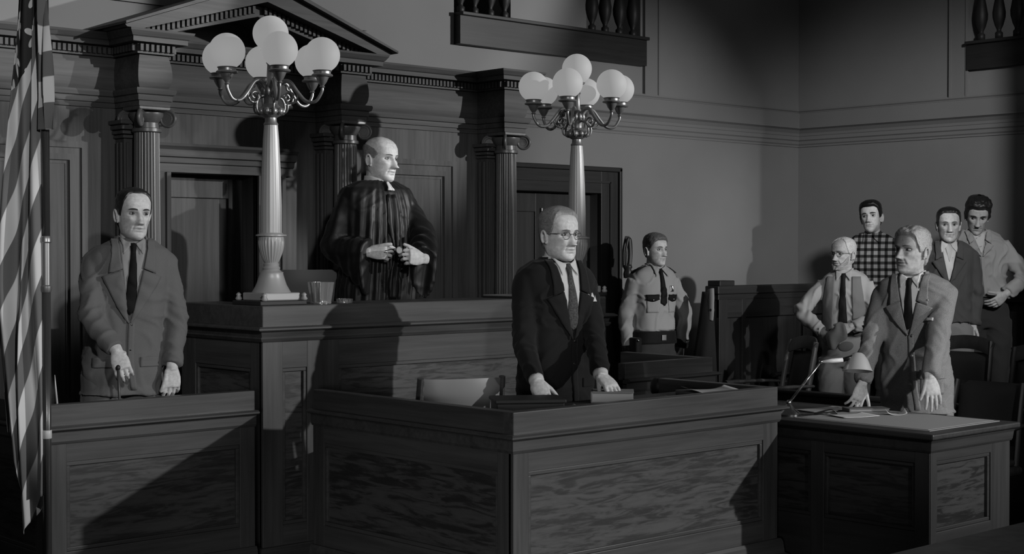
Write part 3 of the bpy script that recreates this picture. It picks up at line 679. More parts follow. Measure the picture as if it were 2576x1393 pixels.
# ================================================================ globe lamps on the bench
def globe_lamp(label, loc, phase):
    L = empty('globe_lamp', loc, label=label, cat='lamp', group='globe lamps on the judge bench')
    # heights relative to the bench top
    MB().bbox(-0.15, 0.13, -0.13, 0.13, 0.0, 0.022, 0.004).build('slab', 'wood_dark_x', L)
    MB().bbox(-0.105, 0.105, -0.105, 0.105, 0.022, 0.062, 0.006).build('plinth', 'cast_metal', L)
    for sx in (-1, 1):
        for sy in (-1, 1): MB().lathe([(0.012, 0.022), (0.018, 0.03), (0.010, 0.045), (0.014, 0.052), (0.004, 0.062)], (sx*0.119, sy*0.119, 0), 12).build('corner_knob', 'cast_metal', L, smooth=True)
    MB().lathe([(0.100, 0.062), (0.092, 0.075), (0.078, 0.10), (0.068, 0.13), (0.060, 0.158), (0.062, 0.164), (0.050, 0.17), (0.042, 0.178), (0.046, 0.186), (0.038, 0.196), (0.040, 0.206), (0.034, 0.214)], n=40).build('bell_foot', 'cast_metal', L, auto=35)
    prof = [(0.034, 0.212)]+[(0.036+0.030*math.sin(math.pi*0.62*i/10)**0.9, 0.214+0.13*i/10) for i in range(11)]+[(0.060, 0.348)]
    MB().lathe(prof, n=96, mod=lambda a, j: 1-0.06*abs(math.sin(12*a)) if 0 < j < 11 else 1).build('fluted_urn', 'cast_metal', L, auto=60)
    MB().lathe([(0.060, 0.346), (0.078, 0.349), (0.078, 0.356), (0.060, 0.360), (0.055, 0.366)], n=40).build('collar', 'cast_metal', L, auto=30)
    MB().lathe([(0.055, 0.365), (0.0545, 0.50), (0.049, 0.68), (0.041, 0.84), (0.035, 0.915)], n=72, mod=lambda a, j: 1-0.03*max(0, math.cos(18*a))).build('shaft', 'cast_metal', L, auto=60)
    MB().lathe([(0.036, 0.912), (0.038, 0.918), (0.030, 0.93), (0.029, 0.95), (0.050, 0.962), (0.058, 0.975), (0.056, 0.99), (0.062, 0.996), (0.050, 1.005), (0.034, 1.02), (0.036, 1.06), (0.046, 1.08), (0.036, 1.11), (0.022, 1.13), (0.018, 1.22), (0.024, 1.23), (0.013, 1.25), (0.013, 1.275), (0.046, 1.285), (0.05, 1.295), (0.028, 1.30)], n=32).build('stem', 'brass', L, auto=35)
    orn = MB()
    for k in range(10):
        a = 2*math.pi*k/10; d = Vector((math.cos(a), math.sin(a), 0))
        orn.ball(tuple(d*0.058+Vector((0, 0, 0.982))), (0.016, 0.016, 0.020), 10, 8)
        orn.ball(tuple(d*0.040+Vector((0, 0, 1.085))), (0.012, 0.012, 0.024), 8, 6)
    tag(orn.build('leaf_ornament', 'brass', L, smooth=True), kind='stuff')
    MB().ball((0, 0, 1.378), 0.091, 36, 24).build('globe', 'globe_glass', L, smooth=True).name = 'globe'
    for k in range(6):
        a = phase+k*math.pi/3; d = Vector((math.cos(a), math.sin(a), 0)); s = Vector((-d.y, d.x, 0)); Z = Vector((0, 0, 1))
        def P(r, z, t=0): return d*r+Z*z+s*t
        arm = MB().tube(spline([P(0.02, 1.07), P(0.055, 1.125), P(0.10, 1.13), P(0.145, 1.075), P(0.19, 1.03), P(0.24, 1.03), P(0.272, 1.075), P(0.275, 1.10)], 6), [0.0125-0.004*min(1, i/30) for i in range(43)], 8).build('arm', 'brass', L, smooth=True)
        sp = [P(0.10, 1.128)]
        for i in range(26):
            t = i/25; an = 0.5*math.pi-t*3.1*math.pi; r = 0.038*(1-t)+0.008
            sp.append(P(0.105+math.cos(an)*r, 1.055+math.sin(an)*r))
        MB().tube(sp, [0.006]*27, 6).build('scroll', 'brass', arm, smooth=True)
        sp2 = [P(0.04+0.035*math.sin(i/14*math.pi)+0.03*i/14, 1.06-0.085*i/14+0.012*math.sin(i/14*6)) for i in range(15)]
        MB().tube(sp2, [0.008-0.004*i/14 for i in range(15)], 6).build('drop_scroll', 'brass', arm, smooth=True)
        c = P(0.275, 0)
        MB().lathe([(0.006, 1.095), (0.014, 1.10), (0.010, 1.108), (0.022, 1.125), (0.030, 1.142), (0.033, 1.150), (0.052, 1.154), (0.055, 1.160), (0.050, 1.165), (0.044, 1.166), (0.044, 1.178), (0.050, 1.182), (0.044, 1.186), (0.02, 1.187)], (c.x, c.y, 0), 24).build('cup', 'brass', arm, auto=35)
        MB().ball((c.x, c.y, 1.262), 0.090, 32, 20).build('globe', 'globe_glass', L, smooth=True)
    return L
# ring angles: measured from the view axis so that the ring stands as in the photograph
ph0 = math.atan2(VR.y, VR.x)
globe_lamp('tall globe lamp on the bench corner beside the judge', (4.30, 6.51, 1.35), ph0-R2D(12))
globe_lamp('tall globe lamp on the far bench end behind the man in glasses', (6.50, 6.51, 1.35), ph0+R2D(16))

# ---- glass tumbler and ash tray on the bench
def fluted(name, label, cat, loc, rb, rt, h, n, depth, mat, wall=0.004):
    e = empty(name, loc, label=label, cat=cat)
    prof = [(rb*0.6, 0.0), (rb, 0.0), (rb+(rt-rb)*0.5, h*0.5), (rt*0.98, h*0.93), (rt, h), (rt-wall, h), (rt-wall-(rt-rb)*0.5, h*0.5), (rb-wall, wall*2), (0.002, wall*2)]
    MB().lathe(prof, n=n*6, mod=lambda a, j: 1-depth*(0.5+0.5*math.cos(n*a)) if 0 < j < 8 else 1).build('bowl', mat, e, auto=40)
    MB().lathe([(rb*0.9, -0.0), (rb*1.02, 0.002), (rb*1.02, 0.008), (rb*0.9, 0.011)], n=40).build('foot_ring', mat, e, auto=40)
    return e
fluted('water_tumbler', 'fluted metal tumbler between the lamp base and the judge', 'tumbler', (4.556, 6.44, 1.35), 0.055, 0.075, 0.112, 10, 0.10, 'tumbler_glass')
fluted('ashtray', 'low faceted glass ashtray right of the fluted tumbler', 'ashtray', (4.715, 6.45, 1.35), 0.042, 0.046, 0.022, 12, 0.08, 'tumbler_glass')
bb = empty('bench_blotter', (6.08, 6.53, 1.35), 0.05, 'dark flat folder lying near the far end of the bench top', 'folder')
MB().bbox(-0.22, 0.2, -0.13, 0.13, 0.0, 0.012, 0.003).build('cover', 'leather_dark', bb); MB().bbox(-0.215, 0.195, -0.125, 0.125, 0.012, 0.018, 0.002).build('pages', 'paper_grey', bb)
MB().lathe([(0.006, 0.018), (0.007, 0.026), (0.003, 0.032)], (-0.1, -0.09, 0), 10).build('clasp', 'brass', bb, smooth=True)

# ================================================================ flag on a pole
FL = Vector((2.826, 5.965, 0))
fp = empty('flag_pole', tuple(FL), label='varnished wooden flag pole with brass joint at the left edge', cat='flag pole')
MB().lathe([(0.16, 0), (0.16, 0.02), (0.13, 0.035), (0.06, 0.06), (0.045, 0.09), (0.03, 0.11), (0.024, 0.14)], n=32).build('base', 'dull_bronze', fp, auto=35)
MB().lathe([(0.019, 0.10), (0.019, 1.46)], n=16).build('lower_pole', 'pole_wood', fp, smooth=True)
MB().lathe([(0.020, 1.45), (0.024, 1.46), (0.024, 1.475), (0.020, 1.48), (0.020, 1.655), (0.024, 1.66), (0.024, 1.675), (0.019, 1.685)], n=20).build('joint', 'brass', fp, auto=35)
MB().lathe([(0.018, 1.68), (0.016, 3.0)], n=16).build('upper_pole', 'pole_wood', fp, smooth=True)
MB().lathe([(0.016, 3.0), (0.026, 3.01), (0.022, 3.03), (0.032, 3.07), (0.020, 3.12), (0.002, 3.2)], n=16).build('finial', 'brass', fp, smooth=True)
MB().lathe([(0.0195, 0.838), (0.021, 0.84), (0.021, 0.872), (0.0195, 0.874)], n=16).build('clip', 'iron_white', fp, smooth=True)
# cloth: pleats across (s), hanging down (t); stripes run as the folded fly shows them
def build_flag():
    e = empty('flag', tuple(FL), label='striped flag with stars hanging in folds from the pole', cat='flag')
    ns, ntt = 120, 150
    ztop = 2.90
    def strip(name, sx0, sx1, zlow, depth, nf, ph, y0, m, stripe_a, stripe_b, off, canton):
        V = []; F = []; UV = []
        for j in range(ntt+1):
            t = j/ntt
            for i in range(ns+1):
                s = i/ns
                zb_ = zlow(s); z = ztop+(zb_-ztop)*t
                wdt = 0.55+0.45*min(1, (1-t)*0.0+t*1.7) if name == 'fly_folds' else 1
                x = sx0(t)+(sx1(t)-sx0(t))*s
                fold = math.sin(s*nf*math.pi*2+ph+0.9*math.sin(t*3.0+s*2))
                y = y0+depth*fold*(0.35+0.65*t)+0.012*math.sin(t*9+s*7)
                p = FL*0+VR*(x+0.010*math.sin(t*5+s*11))-VF*(-y)+Vector((0, 0, z))
                V.append(tuple(p)); UV.append((s, t, stripe_a*(ztop-z)/2.45+stripe_b*s+off+0.06*math.sin(t*6+s*3)))
        for j in range(ntt):
            for i in range(ns):
                a = j*(ns+1)+i; F.append((a, a+1, a+ns+2, a+ns+1))
        me = bpy.data.meshes.new(name); me.from_pydata(V, [], F)
        at = me.attributes.new('flagco', 'FLOAT_VECTOR', 'POINT'); at.data.foreach_set('vector', [c for u in UV for c in u])
        o = mesh_obj(name, me, m, e, True)
        sm = o.modifiers.new('thickness', 'SOLIDIFY'); sm.thickness = 0.002
        return o
    lerp = lambda a, b_, t: a+(b_-a)*t
    # large body of folds left of the pole
    def zl(s): return 0.86 if s < 0.12 else lerp(0.86, 0.435, (s-0.12)/0.38) if s < 0.5 else (lerp(0.435, 0.56, (s-0.5)/0.35) if s < 0.85 else 0.60)
    strip('fly_folds', lambda t: lerp(-0.10, -0.215, min(1, t*1.5)) if t < 0.72 else lerp(-0.215, -0.165, (t-0.72)/0.28), lambda t: lerp(-0.030, -0.012, t), zl, 0.035, 3.0, 0.6, 0.0, 'flag_cloth', 6.4, 2.3, 0.15, False)
    # short rolled part right of the pole
    strip('hoist_roll', lambda t: -0.012, lambda t: lerp(0.015, 0.052, t), lambda s: 2.125, 0.014, 0.8, 1.2, -0.045, 'flag_cloth_hoist', 11.0, 0.0, -0.03, False)
build_flag()

# ================================================================ things on the clerk desk
dk = empty('file_box', (4.60, 4.92, 0.905), faceto(8), 'flat dark wooden box on the desk corner beside the man in glasses', 'box')
MB().bbox(-0.15, 0.15, -0.11, 0.11, 0, 0.048, 0.003).build('body', 'wood_dark_x', dk); MB().bbox(-0.158, 0.158, -0.118, 0.118, 0.048, 0.064, 0.004).build('lid', 'wood_dark_x', dk)
def book(name, label, cat, loc, rz, w, d, h, cover='leather_dark', pages='paper_grey'):
    e = empty(name, loc, rz, label, cat)
    MB().bbox(-w/2, w/2, -d/2, d/2, 0, 0.005, 0.001).build('back_cover', cover, e)
    MB().bbox(-w/2+0.006, w/2-0.003, -d/2+0.004, d/2-0.004, 0.005, h-0.005, 0.001).build('pages', pages, e)
    MB().bbox(-w/2, w/2, -d/2, d/2, h-0.005, h, 0.001).build('front_cover', cover, e)
    MB().bbox(-w/2-0.004, -w/2+0.006, -d/2, d/2, 0, h, 0.002).build('spine', cover, e)
    return e
book('ledger', 'thick pale ledger under the fingers of the man in glasses', 'book', (5.22, 4.985, 0.905), faceto(-4), 0.20, 0.17, 0.052, 'paper_grey', 'paper')
def sheet(name, label, loc, rz, w, d, mat='paper', curl=0.01, n=12, cat='paper'):
    V = []; F = []
    for j in range(n+1):
        for i in range(n+1):
            x = (i/n-0.5)*w; y = (j/n-0.5)*d
            V.append((x, y, 0.001+curl*(abs(2*i/n-1)**3)*(0.4+0.6*j/n)))
    for j in range(n):
        for i in range(n):
            a = j*(n+1)+i; F.append((a, a+1, a+n+2, a+n+1))
    g = MB().add(V, F); o = g.build(name, mat, None, True, loc, rz)
    sm = o.modifiers.new('thickness', 'SOLIDIFY'); sm.thickness = 0.0015; sm.offset = 1
    return tag(o, label, cat)
sheet('paper_sheet', 'loose white sheet at the right end of the clerk desk', (5.80, 4.86, 0.926), faceto(20), 0.24, 0.20, 'paper', 0.02)
book('paper_stack', 'flat grey stack of papers under the loose white sheet', 'papers', (5.80, 4.88, 0.905), faceto(15), 0.26, 0.22, 0.020, 'paper_grey', 'paper')
sheet('paper_slip', 'small white slip between the dark box and the ledger', (4.80, 4.86, 0.905), faceto(30), 0.09, 0.06, 'paper', 0.022)
sheet('paper_slip', 'narrow white slip left of the papers at the desk end', (5.56, 4.86, 0.905), faceto(10), 0.12, 0.09, 'paper', 0.015)
# pen stand and paper on the left box
ps = empty('pen_stand', (3.055, 6.34, 0.915), 0, 'small white pen stand with upright pen beside the flag', 'pen stand')
MB().lathe([(0.030, 0), (0.031, 0.006), (0.02, 0.012), (0.012, 0.02), (0.004, 0.024)], n=20).build('base', 'iron_white', ps, smooth=True)
MB().tube([(0.0, 0, 0.015), (-0.008, 0, 0.10), (-0.012, 0, 0.155)], [0.005, 0.004, 0.0015], 8).build('pen', 'iron_white', ps, smooth=True)
sheet('paper_sheet', 'white sheet on the left box ledge, near the bench', (3.86, 6.35, 0.920), faceto(0), 0.14, 0.10, 'paper', 0.012)

# ================================================================ things on the counsel table (top at 0.78)
bl = empty('desk_blotter', (6.52, 4.25, 0.78), 0, 'large pale blotter covering the counsel table', 'blotter')
MB().bbox(-0.33, 0.30, -0.38, 0.395, 0, 0.004, 0.001).build('sheet', 'blotter', bl)
MB().bbox(-0.31, 0.28, -0.36, 0.37, 0.004, 0.006, 0.001).build('top_sheet', 'paper_grey', bl)
sheet('paper_sheet', 'white document lying on the blotter below the lamp shade', (6.44, 4.47, 0.788), faceto(25), 0.22, 0.15, 'paper', 0.006)
sheet('paper_sheet', 'folded upright slip on the blotter left of the resting hand', (6.66, 4.36, 0.787), faceto(0), 0.10, 0.06, 'paper', 0.028)
sheet('paper_sheet', 'large grey sheet behind the lamp on the counsel table', (6.62, 4.78, 0.783), faceto(35), 0.30, 0.16, 'paper_grey', 0.004)
book('document_folder', 'dark flat folder below the standing white-haired man', 'folder', (6.69, 4.56, 0.787), faceto(10), 0.22, 0.10, 0.018, 'leather_grey', 'paper_grey')
MB().tube([(-0.06, 0, 0.005), (0.06, 0, 0.005)], [0.005, 0.004], 8).build('pencil', 'dark_plastic', None, True, (6.39, 4.60, 0.787), faceto(10))
tag(bpy.data.objects['pencil'], 'short dark pencil on the blotter near the lamp base', 'pencil')
tl = empty('desk_lamp', (6.262, 4.735, 0.78), label='swing-arm desk lamp with bell shade on the counsel table', cat='desk lamp')
lo = Vector((6.262, 4.735, 0.78))
MB().lathe([(0.058, 0), (0.060, 0.01), (0.05, 0.022), (0.030, 0.034), (0.020, 0.05), (0.012, 0.06)], n=28).build('base', 'chrome', tl, auto=35)
j1 = Vector((6.382, 4.625, 1.056))-lo; j2 = Vector((6.465, 4.549, 1.066))-lo
MB().ball((0, 0, 0.068), 0.014, 14, 10).build('lower_joint', 'chrome', tl, smooth=True)
MB().tube([(0, 0, 0.065), tuple(j1)], 0.007, 10).build('arm', 'chrome', tl, smooth=True)
MB().ball(tuple(j1), 0.011, 14, 10).build('elbow_joint', 'chrome', tl, smooth=True)
MB().tube([tuple(j1), tuple(j1.lerp(j2, 0.5)), tuple(j2)], [0.006, 0.012, 0.011], 10).build('socket_arm', 'iron_white', tl, smooth=True)
shd = MB().lathe([(0.016, 0.095), (0.022, 0.094), (0.034, 0.085), (0.052, 0.06), (0.068, 0.02), (0.077, 0.0), (0.075, 0.0), (0.066, 0.018), (0.050, 0.058), (0.032, 0.082), (0.010, 0.090)], n=36).build('shade', 'shade_metal', tl, auto=45)
shd.location = tuple(Vector((6.522, 4.500, 1.008))-lo); shd.rotation_euler = (R2D(-6), R2D(10), 0)
MB().tube([tuple(j2), tuple(Vector((6.515, 4.505, 1.085))-lo)], [0.011, 0.012], 10).build('socket', 'dark_plastic', tl, smooth=True)
MB().tube(spline([(0.05, 0, 0.006), (0.12, -0.07, 0.010), (0.17, -0.14, 0.03), (0.19, -0.16, 0.008)], 5), 0.004, 6).build('cord', 'dark_plastic', tl, smooth=True)

# ================================================================ things at the walls
kk = empty('wall_tassel', (8.735, WY-0.03, 1.45), 0, 'dark looped cord with tassel hanging on the wall left of the deputy', 'cord')
MB().tube(spline([(-0.03, 0, 0.05), (-0.035, 0, 0.16), (-0.015, -0.005, 0.26), (0.0, -0.005, 0.275), (0.02, -0.005, 0.25), (0.032, 0, 0.15), (0.02, 0, 0.05)], 6), 0.010, 8).build('loop', 'leather_dark', kk, smooth=True)
MB().tube(spline([(0.0, -0.01, 0.27), (0.004, -0.015, 0.16), (0.0, -0.01, 0.06)], 6), 0.009, 8).build('cord', 'leather_grey', kk, smooth=True)
MB().lathe([(0.012, 0.075), (0.026, 0.06), (0.030, 0.045), (0.020, 0.03), (0.032, 0.0), (0.028, -0.03), (0.004, -0.035)], n=14).build('tassel', 'leather_dark', kk, smooth=True)
MB().lathe([(0.016, 0.03), (0.016, 0.0), (0.008, -0.012)], (0, 0, 0.277), 12, 'y').build('hook', 'brass', kk, smooth=True)
# coat on the end of the partition
ct = empty('hanging_coat', (8.70, 7.33, 0.62), 0, 'dark coat with grey scarf hanging on the end of the jury partition', 'coat')
V = []; F = []; n1, n2 = 28, 24
for j in range(n2+1):
    t = j/n2; z = 0.70*(1-t); rx = 0.03+0.085*t**1.3; ry = 0.05+0.05*t
    for i in range(n1):
        a = 2*math.pi*i/n1; k = 1+0.10*math.sin(5*a+2*t)*t
        V.append((-0.05*t+rx*k*math.cos(a), ry*k*math.sin(a), z))
for j in range(n2):
    for i in range(n1): F.append((j*n1+i, (j+1)*n1+i, (j+1)*n1+(i+1) % n1, j*n1+(i+1) % n1))
F.append(tuple(range(n1))); F.append(tuple(n2*n1+i for i in range(n1))[::-1])
MB().add(V, F).build('coat_body', 'coat_cloth', ct, True)
MB().tube(spline([(0.0, -0.03, 0.72), (-0.02, -0.05, 0.64), (-0.028, -0.055, 0.55), (-0.03, -0.05, 0.49)], 5), [0.03]*6+[0.028]*10, 10, 0.5).build('scarf', 'paper_grey', ct, True)
MB().ball((-0.02, -0.06, 0.565), (0.024, 0.02, 0.022), 12, 8).build('knot', 'coat_cloth', ct, True)
# ================================================================ people
def remesh_geo(parts, voxel, smooth=0, sfac=0.5):
    """parts: list of (verts, faces) -> one watertight mesh"""
    V = []; F = []
    for v, f in parts:
        n = len(V); V.extend([tuple(p) for p in v]); F.extend([tuple(i+n for i in q) for q in f])
    me = bpy.data.meshes.new('tmp'); me.from_pydata(V, [], F)
    bm = bmesh.new(); bm.from_mesh(me); bmesh.ops.recalc_face_normals(bm, faces=bm.faces); bm.to_mesh(me); bm.free()
    o = bpy.data.objects.new('tmp', me); COL.objects.link(o)
    r = o.modifiers.new('r', 'REMESH'); r.mode = 'VOXEL'; r.voxel_size = voxel; r.adaptivity = 0.0
    if smooth:
        s = o.modifiers.new('s', 'SMOOTH'); s.factor = sfac; s.iterations = smooth
    bpy.context.view_layer.update()
    dg = bpy.context.evaluated_depsgraph_get()
    out = bpy.data.meshes.new_from_object(o.evaluated_get(dg))
    bpy.data.objects.remove(o); bpy.data.meshes.remove(me)
    return out
def union(meshes):
    """boolean union of watertight meshes -> one continuous mesh"""
    objs = []
    for m_ in meshes:
        o = bpy.data.objects.new('tmp', m_); COL.objects.link(o); objs.append(o)
    for o in objs[1:]:
        b_ = objs[0].modifiers.new('b', 'BOOLEAN'); b_.operation = 'UNION'; b_.object = o; b_.solver = 'MANIFOLD'
    bpy.context.view_layer.update()
    out = bpy.data.meshes.new_from_object(objs[0].evaluated_get(bpy.context.evaluated_depsgraph_get()))
    for o in objs: bpy.data.objects.remove(o)
    return out
def drop_crumbs(me, least=200):
    n = len(me.vertices); e = np.empty(len(me.edges)*2, dtype=np.int64); me.edges.foreach_get('vertices', e); e = e.reshape(-1, 2)
    lab = np.arange(n)
    for _ in range(400):
        m_ = np.minimum(lab[e[:, 0]], lab[e[:, 1]]); old = lab.copy()
        np.minimum.at(lab, e[:, 0], m_); np.minimum.at(lab, e[:, 1], m_); lab = lab[lab]
        if (lab == old).all(): break
    cnt = np.bincount(lab, minlength=n); bad = np.nonzero(cnt[lab] < least)[0]
    if len(bad):
        bm = bmesh.new(); bm.from_mesh(me); bm.verts.ensure_lookup_table()
        bmesh.ops.delete(bm, geom=[bm.verts[int(i)] for i in bad], context='VERTS'); bm.to_mesh(me); bm.free()
def get_co(me):
    a = np.empty(len(me.vertices)*3); me.vertices.foreach_get('co', a); return a.reshape(-1, 3)
def get_no(me):
    a = np.empty(len(me.vertices)*3); me.vertex_normals.foreach_get('vector', a); return a.reshape(-1, 3)
def set_co(me, a): me.vertices.foreach_set('co', a.ravel()); me.update()

# ---------------------------------------------------------------- head, in its own frame: chin at z=0, face towards -y
HZ = np.array([-0.004, 0.0, 0.010, 0.028, 0.050, 0.075, 0.100, 0.125, 0.150, 0.178, 0.202, 0.220, 0.232, 0.2385])
HW = np.array([0.012, 0.026, 0.040, 0.052, 0.0585, 0.0640, 0.0685, 0.0715, 0.0745, 0.0755, 0.0700, 0.0560, 0.0360, 0.010])
HF = np.array([0.060, 0.078, 0.0870, 0.0855, 0.0865, 0.0880, 0.0870, 0.0850, 0.0890, 0.0840, 0.0700, 0.0490, 0.024, -0.004])
HB = np.array([0.035, 0.020, 0.0, -0.030, -0.058, -0.078, -0.092, -0.100, -0.104, -0.103, -0.094, -0.076, -0.052, -0.024])
_zf = np.linspace(HZ[0], HZ[-1], 400)
def _sm(y):
    v = np.interp(_zf, HZ, y); k = np.exp(-np.linspace(-2, 2, 21)**2); k /= k.sum()
    p = np.pad(v, 10, mode='edge'); s = np.convolve(p, k, 'valid'); w = np.clip((_zf-HZ[0])/0.01, 0, 1)*np.clip((HZ[-1]-_zf)/0.01, 0, 1)
    return v*(1-w)+s*w
_HW, _HF, _HB = _sm(HW), _sm(HF), _sm(HB)
def gs(x, z, cx, cz, sx, sz): return np.exp(-((x-cx)/sx)**2-((z-cz)/sz)**2)
def head_surf(z, a, st):
    """z height, a azimuth (0 = face) -> x, y, z arrays"""
    z = np.asarray(z, float); a = np.asarray(a, float)
    w = np.interp(z, _zf, _HW)*st.get('wide', 1.0); f = np.interp(z, _zf, _HF); b = np.interp(z, _zf, _HB)
    jaw = st.get('jaw', 1.0); w = w*(1+(jaw-1)*np.exp(-((z-0.03)/0.035)**2))
    m0 = -0.008; c = np.cos(a); s = np.sin(a)
    ef = 2/2.35; eb = 2/2.15
    x = w*np.sign(s)*np.abs(s)**np.where(c > 0, ef, eb)
    yf = np.where(c > 0, m0+(f-m0)*np.abs(c)**ef, m0-(m0-b)*np.abs(c)**eb)
    front = np.clip((c-0.05)/0.35, 0, 1)
    ns = st.get('nose', 1.0); ax = np.abs(x)
    t = np.clip((z-0.078)/(0.132-0.078), 0, 1); ag = st.get('age', 1.0)
    ridge = (0.0235*(1-t)**1.05+0.0035)*np.exp(-np.abs(x/(0.0105+0.0055*(1-t)))**2.4)*np.clip((z-0.0655)/0.010, 0, 1)*np.clip((0.148-z)/0.02, 0, 1)
    d = ns*ridge + ns*0.0090*gs(ax, z, 0.0135, 0.0770, 0.0070, 0.0080) + ns*0.003*gs(x, z, 0, 0.079, 0.010, 0.007)
    d += -0.0165*gs(ax, z, 0.0325, 0.1205, 0.0165, 0.0105) - 0.005*gs(ax, z, 0.0165, 0.122, 0.007, 0.012)
    d += 0.0062*gs(ax, z, 0.029, 0.1400, 0.024, 0.0065)*st.get('brow', 1.0) + 0.0025*gs(ax, z, 0.034, 0.1300, 0.016, 0.0030)
    d += 0.0060*gs(ax, z, 0.046, 0.099, 0.015, 0.013)
    d += -0.0060*gs(ax, z, 0.048, 0.066, 0.013, 0.020)*st.get('gaunt', 1.0)
    d += 0.0052*gs(x, z, 0, 0.0570, 0.018, 0.0046) + 0.0058*gs(x, z, 0, 0.0440, 0.015, 0.0050) - 0.0065*gs(x, z, 0, 0.0508, 0.024, 0.0026)
    d += -0.0055*gs(x, z, 0, 0.0335, 0.020, 0.0050) + 0.0050*gs(x, z, 0, 0.0145, 0.015, 0.0085) - 0.0025*gs(x, z, 0, 0.0645, 0.004, 0.004)
    d += -0.0030*gs(ax, z, 0.027, 0.0490, 0.005, 0.005)
    fold = ax-(0.019+(0.080-z)*0.34)
    d += (-0.0026*np.exp(-(fold/0.0042)**2)+0.0016*np.exp(-((fold-0.009)/0.007)**2))*np.clip((z-0.032)/0.02, 0, 1)*np.clip((0.086-z)/0.012, 0, 1)*ag
    d += (0.0026*gs(ax, z, 0.031, 0.1085, 0.013, 0.0040)-0.0022*gs(ax, z, 0.031, 0.1010, 0.014, 0.0035))*ag
    d += 0.0035*gs(ax, z, 0.046, 0.026, 0.010, 0.013)*ag
    d += -0.0011*ag*np.sin(z/0.0085*2*np.pi)*gs(x, z, 0, 0.172, 0.040, 0.018)
    d += -0.0015*gs(ax, z, 0.006, 0.142, 0.0025, 0.008)*ag
    yf = yf+d*front
    return x, -yf, z
def head_grid(st):
    na, nz = 168, 110
    z = HZ[0]+(HZ[-1]-HZ[0])*(0.5-0.5*np.cos(np.pi*(np.arange(nz+1)/nz)))*0.35+(HZ[-1]-HZ[0])*(np.arange(nz+1)/nz)*0.65
    u = np.arange(na)/na*2*np.pi
    a = u-0.32*np.sin(u)                      # more columns over the face
    Z, A = np.meshgrid(z, a, indexing='ij')
    x, y, zz = head_surf(Z, A, st)
    V = np.stack([x, y, zz], -1).reshape(-1, 3)
    F = []
    for j in range(nz):
        for i in range(na):
            k = (i+1) % na; F.append((j*na+i, j*na+k, (j+1)*na+k, (j+1)*na+i))
    F.append(tuple(range(na))[::-1]); F.append(tuple(nz*na+i for i in range(na)))
    return [tuple(p) for p in V], F
def ear_geo(s):
    pts = []
    for i in range(15):
        t = i/14; an = R2D(-70+t*285)
        pts.append((s*(0.0765+0.009*math.sin(math.pi*t)), 0.020-0.002+0.0165*-math.cos(an)*-1*0.9, 0.108+0.029*math.sin(an)))
    v, f = tube_geo(pts, [0.0055]*15, 8)
    m_ = MB().ball((s*0.0725, 0.016, 0.108), (0.0085, 0.0155, 0.026), 14, 10)
    l = MB().ball((s*0.0735, 0.009, 0.083), (0.0055, 0.0075, 0.0085), 10, 8)
    return [(v, f), (m_.v, m_.f), (l.v, l.f)]
def xf(parts, M): return [([tuple(M @ Vector(p)) for p in v], f) for v, f in parts]

def superring(cx, cy, z, hw, hd, n=44, e=2.5, hdb=None):
    out = []
    for i in range(n):
        a = 2*math.pi*i/n; c, s = math.cos(a), math.sin(a)
        d = hd if s < 0 else (hdb or hd)
        out.append((cx+hw*math.copysign(abs(c)**(2/e), c), cy+d*math.copysign(abs(s)**(2/e), s), z))
    return out
def loft(rings):
    n = len(rings[0]); V = [p for r in rings for p in r]; F = []
    for j in range(len(rings)-1):
        for i in range(n):
            k = (i+1) % n; F.append((j*n+i, j*n+k, (j+1)*n+k, (j+1)*n+i))
    F.append(tuple(range(n))[::-1]); F.append(tuple((len(rings)-1)*n+i for i in range(n)))
    return V, F
# torso sections for a 1.75 m man: z, half width, half depth front, back
TORSO = [(0.80, .148, .105, .110), (0.86, .160, .112, .120), (0.93, .162, .114, .122), (1.02, .148, .116, .108), (1.10, .147, .118, .104), (1.20, .155, .120, .108), (1.30, .163, .118, .112), (1.36, .166, .106, .110), (1.405, .168, .092, .104), (1.435, .150, .078, .094), (1.458, .112, .064, .082), (1.476, .074, .058, .070)]

